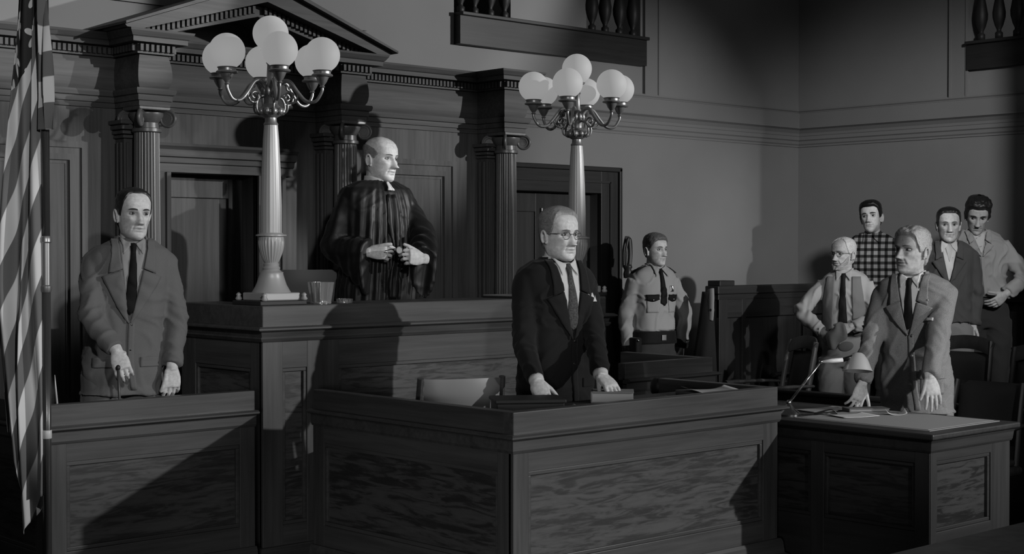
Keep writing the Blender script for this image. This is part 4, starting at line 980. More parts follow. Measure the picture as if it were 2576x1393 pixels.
def ik(S, W, a, b_, pole):
    S, W, pole = Vector(S), Vector(W), Vector(pole)
    d = W-S; L = min(d.length, (a+b_)*0.998); u = d.normalized(); W = S+u*L
    x = (a*a-b_*b_+L*L)/(2*L); h = math.sqrt(max(0, a*a-x*x))
    p = (pole-u*pole.dot(u)); p = p.normalized() if p.length > 1e-4 else Vector((0, 1, 0))
    return S+u*x+p*h, W
def hand_geo(W, d, n, side, curl=(0.35, 0.4, 0.45, 0.5), thumb=(0.5, 0.35), spread=0.10, k=1.0, thumb_dir=None):
    """hand at wrist W; d = direction of the hand, n = palm normal, side = +1 when the thumb lies on d x n"""
    d = Vector(d).normalized(); n = Vector(n); n = (n-d*n.dot(d)).normalized(); t = d.cross(n)*side   # t points to the thumb
    W = Vector(W); parts = []
    sec = [(-0.03, .027, .021), (0.0, .029, .020), (0.02, .036, .018), (0.045, .0425, .016), (0.07, .0435, .0145), (0.088, .041, .012), (0.095, .036, .008)]
    rings = []
    for s, hw, hd in sec:
        c = W+d*(s*k); r = []
        for i in range(20):
            a = 2*math.pi*i/20; r.append(tuple(c+t*(hw*k*math.cos(a)*(1 if True else 1))+n*(hd*k*math.sin(a))))
        rings.append(r)
    parts.append(loft(rings))
    lens = [(.040, .026, .021), (.044, .029, .022), (.041, .027, .022), (.032, .021, .019)]
    for i in range(4):
        off = 0.0315-0.021*i
        base = W+d*((0.083-0.004*(i-1.2)**2*0.6)*k)+t*(off*k)
        dd = (d+t*(spread*(1.5-i)*0.55)).normalized(); ax = dd.cross(n).normalized()
        pts = [base-dd*0.02*k, base]; rad = [.0092*k, .0102*k]; cur = dd; p = base
        for q, L in enumerate(lens[i]):
            ang = curl[i]*(0.9, 1.15, 0.75)[q]
            cur = (Matrix.Rotation(-ang, 3, ax) @ cur) if True else cur
            if (cur-dd).dot(n) < 0 and ang > 0 and q == 0:
                cur = Matrix.Rotation(2*ang, 3, ax) @ cur; ax = -ax
            p2 = p+cur*(L*k)
            pts += [p.lerp(p2, 0.5), p2]; rad += [(.0092-.0008*q)*k, (.0093-.0011*q)*k]; p = p2
        pts.append(p+cur*0.004*k); rad.append(.0045*k)
        parts.append(tube_geo(pts, rad, 10))
    tb_ = W+d*(0.022*k)+t*(0.026*k)
    td = Vector(thumb_dir).normalized() if thumb_dir else (d*0.75+t*0.62+n*0.28).normalized()
    ax = td.cross(n).normalized(); p = tb_
    pts = [tb_-td*0.012*k, tb_]; rad = [.013*k, .0135*k]; cur = td
    for q, L in enumerate((.042, .032, .026)):
        if q:
            c2 = Matrix.Rotation(-thumb[q-1], 3, ax) @ cur
            if (c2-cur).dot(d*0.8+n*0.3) < 0: c2 = Matrix.Rotation(thumb[q-1], 3, ax) @ cur
            cur = c2
        p2 = p+cur*(L*k); pts += [p.lerp(p2, 0.5), p2]; rad += [(.0118-.0012*q)*k, (.0112-.0013*q)*k]; p = p2
    pts.append(p+cur*0.004*k); rad.append(.005*k)
    parts.append(tube_geo(pts, rad, 10))
    return parts
def smooth_arm(S, E, W, n=6):
    S, E, W = Vector(S), Vector(E), Vector(W); a = S.lerp(E, 0.8); b_ = E.lerp(W, 0.2)
    pts = [S.lerp(a, i/n) for i in range(n)]
    for i in range(n): t = i/n; pts.append(a*(1-t)**2+E*2*t*(1-t)+b_*t*t)
    pts += [b_.lerp(W, i/n) for i in range(n+1)]
    return pts
def taper(pts, r0, r1, r2):
    n = len(pts); h = n//2
    return [r0+(r1-r0)*i/h if i <= h else r1+(r2-r1)*(i-h)/(n-1-h) for i in range(n)]

class Person:
    def __init__(self, label, pos, psi, height, head=(0, 0, 0), st=None, lean=(0, 0), build=1.0, arms=None, skin=0.40, deep=1.0, group=None):
        """pos: floor point; psi: facing, degrees to the picture's right of the camera; head: yaw, pitch(down), roll"""
        self.k = k = height/1.75; self.bw = build; self.deep = deep; self.lean = lean
        self.rz = faceto(psi); self.pos = Vector(pos)
        self.root = empty('person', pos, self.rz, label, 'person')
        self.Minv = Matrix.Rotation(-self.rz, 3, 'Z'); self.st = st or {}
        self.st.setdefault('skin', skin)
        self.arms = {}
        for s, nm in ((-1, 'R'), (1, 'L')):          # local -x is the person's right
            a = arms[nm]
            S = self.sp((s*0.160*build, 0.012, 1.374))
            W = self.loc(a['wrist']); pole = self.vec(a.get('pole', (s*0.3, -0.4, 0.3)))
            E, W = ik(S, W, 0.295*k, 0.255*k, pole)
            hd = self.vec(a['dir']) if 'dir' in a else (W-E).normalized()
            pn = self.vec(a['palm']) if 'palm' in a else Vector((-s, 0, 0))
            self.arms[nm] = dict(S=S, E=E, W=W, d=hd, n=pn, a=a, s=s)
        self.nb = self.sp((0, 0.016, 1.455))
        yaw, pit, rol = head
        piv = Vector((0, 0.022, 0.028))
        fw = self.st.get('fwd', 0.018)
        self.HM = Matrix.Translation(self.sp((0, 0.022-fw, 0.92+(1.540-0.92)/1.07))) @ Matrix.Rotation(R2D(yaw), 4, 'Z') @ Matrix.Rotation(R2D(rol), 4, 'Y') @ Matrix.Rotation(R2D(pit), 4, 'X') @ Matrix.Scale(k*self.st.get('hs', 1.0), 4) @ Matrix.Translation(-piv)
        self.body()
    def sp(self, p):
        """scale a 1.75 m coordinate and lean the upper body"""
        x, y, z = p; k = self.k; h = max(0, z-0.92)
        if z > 0.92: z = 0.92+(z-0.92)*1.07
        return Vector((x*k+self.lean[0]*h*k, y*k-self.lean[1]*h*k, z*k))
    def loc(self, w): return self.Minv @ (Vector(w)-self.pos)
    def vec(self, v): return self.Minv @ (VR*v[0]+VU*v[1]+VF*v[2])
    def torso(self, infl, z0=None, z1=None, add=None, flare=0.0, front=0.0):
        R_ = []
        for z, w, f, b in TORSO:
            if z0 and z < z0: continue
            if z1 and z > z1: continue
            c = self.sp((0, 0.01, z)); k = self.k
            fl = flare*max(0, (1.05-z))
            up = 1.0 if z < 1.44 else 0.7
            bl = self.st.get('belly', 0.0)*math.exp(-((z-1.05)/0.13)**2)
            R_.append(superring(c.x, c.y, c.z, (w*self.bw+infl*up+fl)*k, (f*self.deep+infl*0.9*up+fl+front+bl)*k, hdb=(b*self.deep+infl*0.9*up+fl)*k))
        if add:
            for z, w, f, b in add:
                c = self.sp((0, 0.01, z)); k = self.k
                R_.insert(0, superring(c.x, c.y, c.z, w*self.bw*k, f*k, hdb=b*k))
        return loft(R_)
    def legs(self, infl):
        out = []; k = self.k
        for s in (-1, 1):
            pts = [(s*.085, .012, .86), (s*.092, .008, .70), (s*.095, .0, .48), (s*.098, .015, .28), (s*.10, .022, .09)]
            rad = [.092, .082, .060, .055, .042]
            out.append(tube_geo([Vector(p)*k for p in pts], [(r+infl)*k for r in rad], 16))
        return out
    def body(self):
        k = self.k
        core = [self.torso(-0.010)]+self.legs(-0.004)
        for s in (-1, 1):
            m_ = MB().ball((s*0.10*k, -0.045*k, 0.04*k), (0.045*k, 0.125*k, 0.04*k), 16, 10); core.append((m_.v, m_.f))
        for A in self.arms.values():
            pts = smooth_arm(A['S'], A['E'], A['W']); core.append(tube_geo(pts, [r*k for r in taper(pts, .044, .036, .026)], 14))
        meshes = [remesh_geo(core, 0.013)]
        for A in self.arms.values():
            a = A['a']; f0 = A['E'].lerp(A['W'], 0.55)
            pts = [f0, A['E'].lerp(A['W'], 0.8), A['W'], A['W']+A['d']*0.01]
            hp = hand_geo(A['W'], A['d'], A['n'], -A['s'], a.get('curl', (0.3, 0.36, 0.42, 0.48)), a.get('thumb', (0.3, 0.3)), a.get('spread', 0.12), k*a.get('size', 1.0), self.vec(a['tdir']) if 'tdir' in a else None)
            hp.append(tube_geo(pts, [.037*k, .031*k, .026*k, .024*k], 16))
            meshes.append(remesh_geo(hp, 0.0034, 2, 0.4))
        hg = [head_grid(self.st)]+ear_geo(-1)+ear_geo(1)
        hg = xf(hg, self.HM)
        hb = self.HM @ Vector((0, 0.020, 0.075))
        nk = self.st.get('neck', 1.0)
        hj = self.HM @ Vector((0, 0.020, 0.030))
        hg.append(tube_geo([self.sp((0, 0.02, 1.40)), self.nb, self.nb.lerp(hj, 0.55), hj, hb], [.068*k*nk, .060*k*nk, .055*k*nk, .054*k*nk, .052*k*nk], 24))
        meshes.append(remesh_geo(hg, 0.0024, 1, 0.3))
        me = union(meshes)
        drop_crumbs(me)
        co = get_co(me); HI = np.array(self.HM.inverted())
        h = co @ HI[:3, :3].T + HI[:3, 3]
        x, y, z = h[:, 0], -h[:, 1], h[:, 2]; ax = np.abs(x)
        tone = np.ones(len(co)); fr = (y > 0.045) & (z > -0.02) & (z < 0.25)  # lip, brow and stubble colour, plus painted shade in sockets, creases and nostrils
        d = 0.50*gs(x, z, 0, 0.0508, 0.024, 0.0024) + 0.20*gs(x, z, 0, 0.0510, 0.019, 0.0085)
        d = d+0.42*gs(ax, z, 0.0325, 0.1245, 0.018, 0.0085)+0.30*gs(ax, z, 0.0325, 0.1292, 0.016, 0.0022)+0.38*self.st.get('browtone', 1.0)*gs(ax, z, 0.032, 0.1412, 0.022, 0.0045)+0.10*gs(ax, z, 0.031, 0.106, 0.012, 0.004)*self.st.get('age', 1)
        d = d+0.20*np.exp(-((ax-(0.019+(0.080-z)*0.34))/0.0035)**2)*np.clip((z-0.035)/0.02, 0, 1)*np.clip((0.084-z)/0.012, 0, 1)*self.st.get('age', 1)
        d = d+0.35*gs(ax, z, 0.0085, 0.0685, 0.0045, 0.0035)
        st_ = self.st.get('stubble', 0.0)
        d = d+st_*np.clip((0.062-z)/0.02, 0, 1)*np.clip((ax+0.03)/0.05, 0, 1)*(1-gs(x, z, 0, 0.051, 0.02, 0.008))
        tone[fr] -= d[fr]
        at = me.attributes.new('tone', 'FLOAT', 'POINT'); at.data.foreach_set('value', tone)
        me.name = 'body'
        sk = 'skin_%03d' % int(self.st['skin']*1000)
        if sk not in MATS:
            m2, nt, b = base_mat(sk, 0.58, 0.25)
            an = nt.nodes.new('ShaderNodeAttribute'); an.attribute_name = 'tone'
            n1 = noise_tex(nt, mapped(nt, (1, 1, 1)), 60, 3, 0.6)
            mu = nt.nodes.new('ShaderNodeMath'); mu.operation = 'MULTIPLY'; mu.inputs[1].default_value = self.st['skin']
            nt.links.new(an.outputs['Fac'], mu.inputs[0])
            mv = nt.nodes.new('ShaderNodeMath'); mv.operation = 'MULTIPLY'; nt.links.new(mu.outputs[0], mv.inputs[0])
            nt.links.new(ramp(nt, n1, [(0.30, 0.78), (0.70, 1.12)]), mv.inputs[1])
            nt.links.new(mv.outputs[0], b.inputs['Base Color']); bump(nt, b, n1, 0.06, 0.002)
        self.bodyo = mesh_obj('body', me, sk, self.root, True)
        self.face()
    def put(self, mb, name, mat, M=None, smooth=True, parent=None):
        if M is not None: mb.v = [tuple(M @ Vector(p)) for p in mb.v]
        return mb.build(name, mat, parent or self.root, smooth)
    def face(self):
        st = self.st
        for s in (-1, 1):
            x, y, z = head_surf(0.1225, math.asin(0.46), st)
            ey = -0.0640; R = 0.0122
            m_ = MB().ball((0, 0, 0), (R*1.12, R, R*0.52*st.get('eyeopen', 1.0)), 20, 16)
            me_v = [Vector(p) for p in m_.v]; g = st.get('gaze', 0.0)
            idx = []
            for f in m_.f:
                c = sum((me_v[i] for i in f), Vector())/len(f); c = Vector((c.x/(R*1.12)-g, c.y/R, c.z/(R*0.52)*0.52))
                idx.append(1 if c.y < 0 and math.hypot(c.x, c.z) < 0.50 else 0)
            m_.v = [tuple(self.HM @ (Vector(p)+Vector((s*0.0325, ey, 0.1215)))) for p in m_.v]
            o = m_.build('eye', ['eye_white', 'eye_iris'], self.root, True)
            o.data.polygons.foreach_set('material_index', idx)
            # brow: tapered ridge following the head
            bz = [0.1395, 0.1415, 0.1425, 0.1415, 0.1375]; bx = [0.013, 0.022, 0.033, 0.044, 0.053]
            pts = []
            for xx, zz in zip(bx, bz):
                w = float(np.interp(zz, _zf, _HW))*st.get('wide', 1); a = math.asin(min(1, (xx/w))**(2.35/2))
                X, Y, Z_ = head_surf(zz, s*a, st); pts.append(Vector((float(X), float(Y)+0.0022, float(Z_))))
            bs = st.get('browsize', 1.0)
            m_ = MB().tube(spline(pts, 4), [bs*0.74*(0.0012+0.0034*math.sin(math.pi*min(1, 0.18+0.82*i/16))) for i in range(17)], 10, 1.0, up=(0, 0, 1))
            self.put(m_, 'eyebrow', st.get('browmat', 'hair_dark'), self.HM)
        if 'hair' in st: self.hair(st['hair'], 'hair')
        if 'beard' in st: self.hair(st['beard'], 'beard')
        if st.get('glasses'): self.glasses(st['glasses'])
    def hair(self, h, name):
        """h: low / high: [(azimuth deg, z)] edges, thick: [(azimuth, thickness)], top: extra on top, rough: clumps"""
        na, nz = 120, 40
        az = np.linspace(-math.pi, math.pi, na+1); d = np.abs(np.degrees(az))
        lo = np.interp(d, *zip(*h['low'])); hi = np.interp(d, *zip(*h['high'])) if 'high' in h else np.full(na+1, 0.2384)
        if 'part' in h:                     # asymmetric hairline
            lo = lo+h['part']*np.sin(az)*np.exp(-((d-30)/30)**2)
        th = np.interp(d, *zip(*h['thick'])); amin, amax = h.get('az', (0, 181))
        V = []; F = []
        ctr = np.array([0, 0.005, 0.115])
        for j in range(nz+1):
            t = j/nz; z = lo+(hi-lo)*t
            x, y, zz = head_surf(z, az, self.st); p = np.stack([x, y, zz], -1)
            v = p-ctr; v[:, 2] *= 0.9; v /= np.linalg.norm(v, axis=1)[:, None]
            e0 = np.clip(t*(hi-lo)/h.get('soft', 0.012), 0, 1); e1 = np.clip((1-t)*(hi-lo)/0.012, 0, 1) if 'high' in h else 1
            ea = np.clip((d-amin)/8, 0, 1)*np.clip((amax-d)/8, 0, 1) if 'az' in h else 1
            e = np.minimum(np.minimum(e0, e1), ea); e = e*e*(3-2*e)
            topw = np.clip((z-0.17)/0.05, 0, 1)
            T = th+h.get('top', 0)*topw*np.clip(1.2-np.abs(d-h.get('peak', 40))/160, 0, 1)
            if 'high' not in h:
                pw = np.clip((z-0.205)/0.03, 0, 1); T = T*(1-pw)+T.mean()*pw
            for i in range(na+1):
                q = p[i]; r = h.get('rough', 0.003)*(1 if 'high' in h else 1-0.8*min(1, max(0, (q[2]-0.22)/0.018))); fr = h.get('freq', 70)
                nn = noise.noise(Vector((q[0]*fr, q[1]*fr*0.7, q[2]*fr*0.8)))+0.5*noise.noise(Vector((q[0]*fr*2.1, q[1]*fr*1.6, q[2]*fr*2)))
                th_i = T[i]*e[i]-0.0045*(1-e[i])+nn*r*e[i]
                V.append(tuple(q+v[i]*th_i))
        n1 = na+1
        for j in range(nz):
            for i in range(na): F.append((j*n1+i, j*n1+i+1, (j+1)*n1+i+1, (j+1)*n1+i))
        m_ = MB().add(V, F)
        self.put(m_, name, h['mat'], self.HM)
    def glasses(self, mat):
        M = self.HM; r = 0.021; yy = -0.0905; zz = 0.1195
        g = MB()
        for s in (-1, 1):
            pts = [(s*0.033+r*1.08*math.cos(a), yy+0.003*abs(math.cos(a)), zz+r*0.86*math.sin(a)) for a in np.linspace(0, 2*math.pi, 25)]
            g.tube(pts, 0.0013, 6)
            g.tube([(s*0.0555, yy+0.004, zz+0.006), (s*0.070, yy+0.02, zz+0.008), (s*0.0775, 0.0, zz+0.004), (s*0.0775, 0.016, zz-0.008)], 0.0014, 6)
        g.tube([(-0.012, yy, zz+0.004), (0, yy-0.006, zz+0.007), (0.012, yy, zz+0.004)], 0.0013, 6)
        fr_ = self.put(g, 'spectacle_frame', mat, M)
    # ---------------------------------------------------------------- clothes
    def garment(self, name, mat, infl=0.02, z0=0.8, hem=None, sleeves=(.062, .052, .042), sleeve_end=0.0, folds=0.004, voxel=0.009, flare=0.0, legs=None, front=0.0, pads=0.0, fold_fn=None, extra=None, smooth=6, top=None):
        k = self.k; parts = []
        if z0 is not None: parts.append(self.torso(infl, z0, z1=top, flare=flare, add=hem, front=front))
        if sleeves:
            for A in self.arms.values():
                W = A['W'].lerp(A['E'], sleeve_end)
                pts = smooth_arm(A['S'], A['E'], W); rad = [r*k for r in taper(pts, *sleeves)]
                parts.append(tube_geo(pts, rad, 20))
                if pads:
                    m_ = MB().ball(tuple(A['S']+Vector((A['s']*0.0, 0, 0.004*k))), ((.056+pads)*k, (.060+pads*0.6)*k, (.050+pads*0.5)*k), 18, 12); parts.append((m_.v, m_.f))
        if legs is not None: parts += self.legs(legs)
        if extra: parts += extra
        me = remesh_geo(parts, voxel, smooth, 0.5)
        co = get_co(me); no = get_no(me)
        disp = np.zeros(len(co)); sd = hash(self.root['label']) % 97 * 0.0 + len(self.root['label'])*1.7
        if folds:
            for i, p in enumerate(co):
                n_ = noise.noise(Vector((p[0]*8+sd+p[2]*4, p[1]*8, p[2]*6-p[0]*5)))
                disp[i] = folds*(noise.noise(Vector((p[0]*7+sd, p[1]*7, p[2]*4)))*1.1+1.0*(0.32-abs(n_))+0.5*noise.noise(Vector((p[0]*20, p[1]*20+sd, p[2]*13))))
                w_ = noise.noise(Vector((p[0]*4, p[1]*4+sd, p[2]*4)))
                c_ = noise.noise(Vector((p[0]*6+sd*2+w_*1.5, p[1]*6, p[2]*10+p[0]*(9 if p[0] > 0 else -9)+w_*2)))
                disp[i] += folds*1.5*(max(0.0, 1-3.6*abs(c_))**1.5-0.25)
        if sleeves and folds:
            for A in self.arms.values():
                E = np.array(A['E']); u = np.array((A['W']-A['S']).normalized()); r = co-E; dist = np.linalg.norm(r, axis=1)
                s_ = r @ u
                bend = 1-abs((A['E']-A['S']).normalized().dot((A['W']-A['E']).normalized()))
                inside = np.clip(1.3-dist/(0.13*k), 0, 1)
                wv = np.sin(s_/(0.018*k)+4*np.sin(co[:, 0]*31+co[:, 1]*23+sd))
                disp += folds*(0.6+2.2*bend)*inside*wv*0.7
        if fold_fn is not None: disp += fold_fn(co, no)
        set_co(me, co+no*disp[:, None])
        o = mesh_obj(name, me, mat, self.root, True); me.name = name
        self.bvh = BVHTree.FromPolygons([Vector(c) for c in get_co(me)], [tuple(p.vertices) for p in me.polygons])
        return o
    def onto(self, x, z, off, back=False):
        """front surface of the last garment at (x, z) in 1.75 m coordinates"""
        p = self.sp((x, 0, z)); d = Vector((0, 1, 0)) if not back else Vector((0, -1, 0))
        h = self.bvh.ray_cast(Vector((p.x, p.y, p.z)), -d)
        if h[0] is None or h[3] > 0.26*self.k or h[1].dot(-d) < 0:
            h = self.bvh.ray_cast(Vector((p.x, p.y-1.0 if not back else p.y+1.0, p.z)), d)
        if h[0] is None:
            h = self.bvh.find_nearest(p)
        n_ = h[1]
        if n_.dot(-d) < 0: n_ = -n_
        return h[0]+(n_*0.6-d*0.4).normalized()*off
    def patch(self, name, mat, fn, off=0.004, nu=10, nv=14, thick=0.003, smooth=True):
        """fn(u, v) -> (x, z[, extra offset]) laid on the garment"""
        V = []; F = []
        for j in range(nv+1):
            for i in range(nu+1):
                r = fn(i/nu, j/nv); V.append(tuple(self.onto(r[0], r[1], off+(r[2] if len(r) > 2 else 0))))
        for j in range(nv):
            for i in range(nu): a = j*(nu+1)+i; F.append((a, a+1, a+nu+2, a+nu+1))
        o = MB().add(V, F).build(name, mat, self.root, smooth)
        if thick:
            m_ = o.modifiers.new('thickness', 'SOLIDIFY'); m_.thickness = thick; m_.offset = 0
        return o
    def rect(self, name, mat, x0, x1, z0, z1, off=0.004, thick=0.003, slant=0.0, n=8):
        return self.patch(name, mat, lambda u, v: (x0+(x1-x0)*u, z0+(z1-z0)*v+slant*(u-0.5)), off, n, n, thick)
    def neckband(self, name, mat, r0, r1, zlow, zhigh, gap=20, th=0.004, dy=0.012, drop=0.02):
        """band round the neck, open at the front by gap degrees; drops towards the front"""
        V = []; F = []; n = 40; rows = 4
        for j in range(rows+1):
            t = j/rows
            for i in range(n+1):
                a = R2D(-90+gap+(360-2*gap)*i/n)       # starts and ends near -y
                fr = max(0, -math.sin(a)); r = r0+(r1-r0)*t
                p = self.sp((r*math.cos(a), dy+r*1.0*math.sin(a)-0.010*fr, zlow+(zhigh-zlow)*t-drop*fr*fr))
                V.append(tuple(p))
        for j in range(rows):
            for i in range(n): a = j*(n+1)+i; F.append((a, a+1, a+n+2, a+n+1))
        o = MB().add(V, F).build(name, mat, self.root, True)
        m_ = o.modifiers.new('thickness', 'SOLIDIFY'); m_.thickness = th; m_.offset = 0
        return o
    def shirt_front(self, mat, zb, tie=None, tiemat=None, hw=0.062, ztop=1.462, collar=True, knotw=0.017, bladew=0.034, tie_end=None):
        self.patch('shirt_front', mat, lambda u, v: ((2*u-1)*(0.006+hw*v**0.85), zb+(ztop-zb)*v), 0.003, 12, 20, 0.002)
        if collar: self.collar(mat)
        if tiemat: self.tie(tiemat, zb if tie_end is None else tie_end, knotw, bladew)
    def collar(self, mat, spread=0.045, zpt=1.405, off=0.012):
        self.neckband('shirt_collar', mat, 0.066, 0.061, 1.452, 1.492, 14, 0.004, 0.010, 0.030)
        for s in (-1, 1):
            def fn(u, v, s=s):
                x0, z0 = s*0.010, 1.452; x1, z1 = s*0.058, 1.478; xp, zp = s*spread, zpt
                a = Vector((x0+(x1-x0)*u, z0+(z1-z0)*u)); b_ = Vector((x0+(xp-x0)*1.0*(0.2+0.8*u), z0+(zp-z0)*(0.25+0.75*u)))
                q = a.lerp(b_, v); return (q.x, q.y)
            self.patch('collar_point', mat, fn, off, 6, 6, 0.003)
    def tie(self, mat, zb, knotw=0.017, bladew=0.034, ztop=1.452):
        def fn(u, v):
            z = ztop+(zb-ztop)*v
            zk = ztop-0.035
            if z > zk: w = knotw*(1.0-0.25*(ztop-z)/0.035)
            else: t = (zk-z)/max(0.05, zk-zb); w = knotw*0.72+(bladew-knotw*0.72)*min(1, t*1.15)
            tip = 0.0
            if v > 0.94: w *= max(0.05, (1-v)/0.06)
            return ((2*u-1)*w, z, 0.006*(1-(2*u-1)**2)+(0.006*(1-(2*u-1)**2) if z > zk else 0))
        self.patch('necktie', mat, fn, 0.007, 8, 34, 0.002)
    def lapels(self, mat, zb, notch=1.335, wmax=0.085, inner=0.064, ztop=1.458, off=0.010, collar=True, peak=0.0):
        for s in (-1, 1):
            def edge(z): return s*(0.004+inner*((z-zb)/(ztop-zb))**0.9)
            def fn(u, v, s=s):
                z = zb+(notch-zb)*v
                w = wmax*min(1.0, (v*1.0)**0.8)
                return (edge(z)+s*w*u, z-0.03*u*v*(1-peak)+0.01*u*v*peak*3, 0.003*math.sin(math.pi*u))
            self.patch('lapel', mat, fn, off, 8, 22, 0.005)
            if collar:
                def fc(u, v, s=s):
                    z = notch+0.006+(ztop-notch)*v
                    w = wmax*0.66*(1-v)+0.030*v
                    return (edge(min(z, ztop))+s*w*u, z-0.022*u*(1-v)+0.004*v, 0.003)
                self.patch('jacket_collar', mat, fc, off+0.001, 6, 10, 0.005)
        if collar: self.neckband('back_collar', mat, 0.088, 0.074, 1.440, 1.487, 62, 0.007, 0.016, 0.0)
    def button(self, mat, x, z, r=0.009, off=0.004):
        p = self.onto(x, z, off); m_ = MB().ball(tuple(p), (r*self.k, 0.004, r*self.k), 14, 8); self.put(m_, 'button', mat)
    def cuff(self, mat, r=0.036, length=0.018, name='cuff'):
        for A in self.arms.values():
            a = A['W'].lerp(A['E'], 0.06); d = (A['W']-A['E']).normalized(); k = self.k
            m_ = MB().tube([a, a+d*length*k], [r*k, r*k*0.96], 20); self.put(m_, name, mat)
    def trousers(self, mat, infl=0.022, voxel=0.011):
        o = self.garment('trousers', mat, infl=0.010, z0=0.80, sleeves=None, legs=infl, folds=0.004, voxel=voxel, top=1.03)
        k = self.k
        for s in (-1, 1):
            m_ = MB().ball((s*0.10*k, -0.05*k, 0.045*k), (0.052*k, 0.14*k, 0.045*k), 18, 12)
            m_.v = [(x, y, max(z, 0.0)) for x, y, z in m_.v]; self.put(m_, 'shoe', 'leather_dark')
        return o
# ---------------------------------------------------------------- cloth and hair materials
plain('bare_skin', 0.42, 0.6, 0.25); plain('eye_white', 0.30, 0.25, 0.5); plain('eye_iris', 0.012, 0.2, 0.5)
def hairmat(name, v, rough=0.45):
    m, nt, b = base_mat(name, rough, 0.4)
    n = noise_tex(nt, mapped(nt, (330, 45, 240)), 1.0, 4, 0.65)
    nt.links.new(ramp(nt, n, [(0.3, v*0.55), (0.7, v*1.35)]), b.inputs['Base Color']); bump(nt, b, n, 0.5, 0.002)
hairmat('brow_dark', 0.045, 1.0); hairmat('brow_black', 0.022, 1.0); hairmat('brow_grey', 0.12, 1.0); hairmat('hair_silver', 0.21, 0.4); hairmat('hair_dark', 0.016, 0.35); hairmat('hair_black', 0.008, 0.35); hairmat('hair_brown', 0.06); hairmat('hair_fair', 0.11); hairmat('hair_grey', 0.13); hairmat('hair_white', 0.36, 0.6)
cloth('suit_grey', 0.13, 0.12); cloth('suit_dark', 0.013, 0.12); cloth('tweed', 0.17, 0.10, 420, 0.95, 0.3, 0.1, 0.32)
cloth('robe', 0.005, 0.1, 500, 0.48, 0.05, 0.30); cloth('shirt_white', 0.52, 0.04); cloth('uniform', 0.28, 0.05); cloth('uniform_dark', 0.035, 0.1)
cloth('black_cloth', 0.007, 0.1, 500, 0.7); cloth('tie_pattern', 0.06, 0.5, 130); cloth('vest_grey', 0.13, 0.1); cloth('work_shirt', 0.27, 0.05); cloth('khaki', 0.20, 0.06)
cloth('work_jacket', 0.07, 0.1); cloth('cardigan', 0.27, 0.05); cloth('trouser_dark', 0.03, 0.1); cloth('cap_cloth', 0.10, 0.2)
def plaid_mat():
    m, nt, b = base_mat('plaid', 0.9, 0.1)
    tc = nt.nodes.new('ShaderNodeTexCoord'); sp = nt.nodes.new('ShaderNodeSeparateXYZ'); nt.links.new(tc.outputs['Object'], sp.inputs[0])
    outs = []
    for ax_, per in (('X', 0.052), ('Z', 0.052)):
        mu = nt.nodes.new('ShaderNodeMath'); mu.operation = 'MULTIPLY'; mu.inputs[1].default_value = 1/per; nt.links.new(sp.outputs[ax_], mu.inputs[0])
        fr = nt.nodes.new('ShaderNodeMath'); fr.operation = 'FRACT'; nt.links.new(mu.outputs[0], fr.inputs[0])
        outs.append(ramp(nt, fr.outputs[0], [(0.0, 0.16), (0.40, 0.16), (0.46, 1.0), (0.94, 1.0)]))
    mm = nt.nodes.new('ShaderNodeMath'); mm.operation = 'MULTIPLY'; nt.links.new(outs[0], mm.inputs[0]); nt.links.new(outs[1], mm.inputs[1])
    m2 = nt.nodes.new('ShaderNodeMath'); m2.operation = 'MULTIPLY'; m2.inputs[1].default_value = 0.26; nt.links.new(mm.outputs[0], m2.inputs[0])
    nt.links.new(m2.outputs[0], b.inputs['Base Color'])
plaid_mat()

# ---------------------------------------------------------------- man in the dark suit with glasses, hands on the clerk desk
P1 = view(1400, 900, 7.50); P1.z = 0
p = Person('grey-haired man in dark suit and glasses standing at the clerk desk', P1, 33, 1.825, head=(6, 2, 0), build=1.04,
    st=dict(glasses='dull_bronze', age=1.0, wide=1.05, jaw=1.1, browmat='brow_grey', gaze=0.15, neck=1.06, hs=1.02, skin=0.58,
            hair=dict(mat='hair_silver', low=[(0, .206), (30, .204), (48, .192), (56, .175), (66, .140), (76, .106), (92, .112), (104, .07), (135, .045), (180, .035)], thick=[(0, .004), (40, .006), (90, .006), (140, .010), (180, .010)], top=0.012, rough=0.002, peak=60, soft=0.022)),
    arms=dict(R=dict(wrist=view(1350, 958, 7.14), pole=(-0.35, 0.0, 0.9), dir=(0.25, -0.62, -0.72), palm=(0.0, -0.8, 0.6), curl=(0.35, .38, .42, .46)),
              L=dict(wrist=view(1514, 957, 7.22), pole=(0.25, 0.0, 0.9), dir=(0.50, -0.52, -0.68), palm=(-0.2, -0.85, 0.45), curl=(0.40, .36, .40, .46), thumb=(0.2, 0.2), spread=0.18, tdir=(0.0, -0.85, -0.5))))
p.trousers('suit_dark')
p.garment('jacket', 'suit_dark', infl=0.026, z0=0.80, hem=[(0.76, .200, .145, .15)], pads=0.006, folds=0.0042, sleeves=(.064, .054, .044), sleeve_end=0.06)
p.shirt_front('shirt_white', 1.17, tiemat='tie_pattern')
p.lapels('suit_dark', 1.13)
p.patch('jacket_edge', 'suit_dark', lambda u, v: (-0.004+0.03*u+0.02*v*v, 1.13-0.34*v), 0.005, 3, 16, 0.004)
p.rect('pocket_flap', 'suit_dark', -0.155, -0.065, 0.915, 0.955, 0.004, 0.004); p.rect('pocket_flap', 'suit_dark', 0.065, 0.155, 0.915, 0.955, 0.004, 0.004)
p.patch('pocket_square', 'shirt_white', lambda u, v: (0.085+0.055*u, 1.288+(0.012+0.030*abs(math.sin(u*6.5+0.4)))*v), 0.010, 10, 4, 0.003)
p.button('dark_plastic', 0.012, 1.12); p.button('dark_plastic', 0.012, 1.02); p.cuff('shirt_white', 0.036, 0.022)

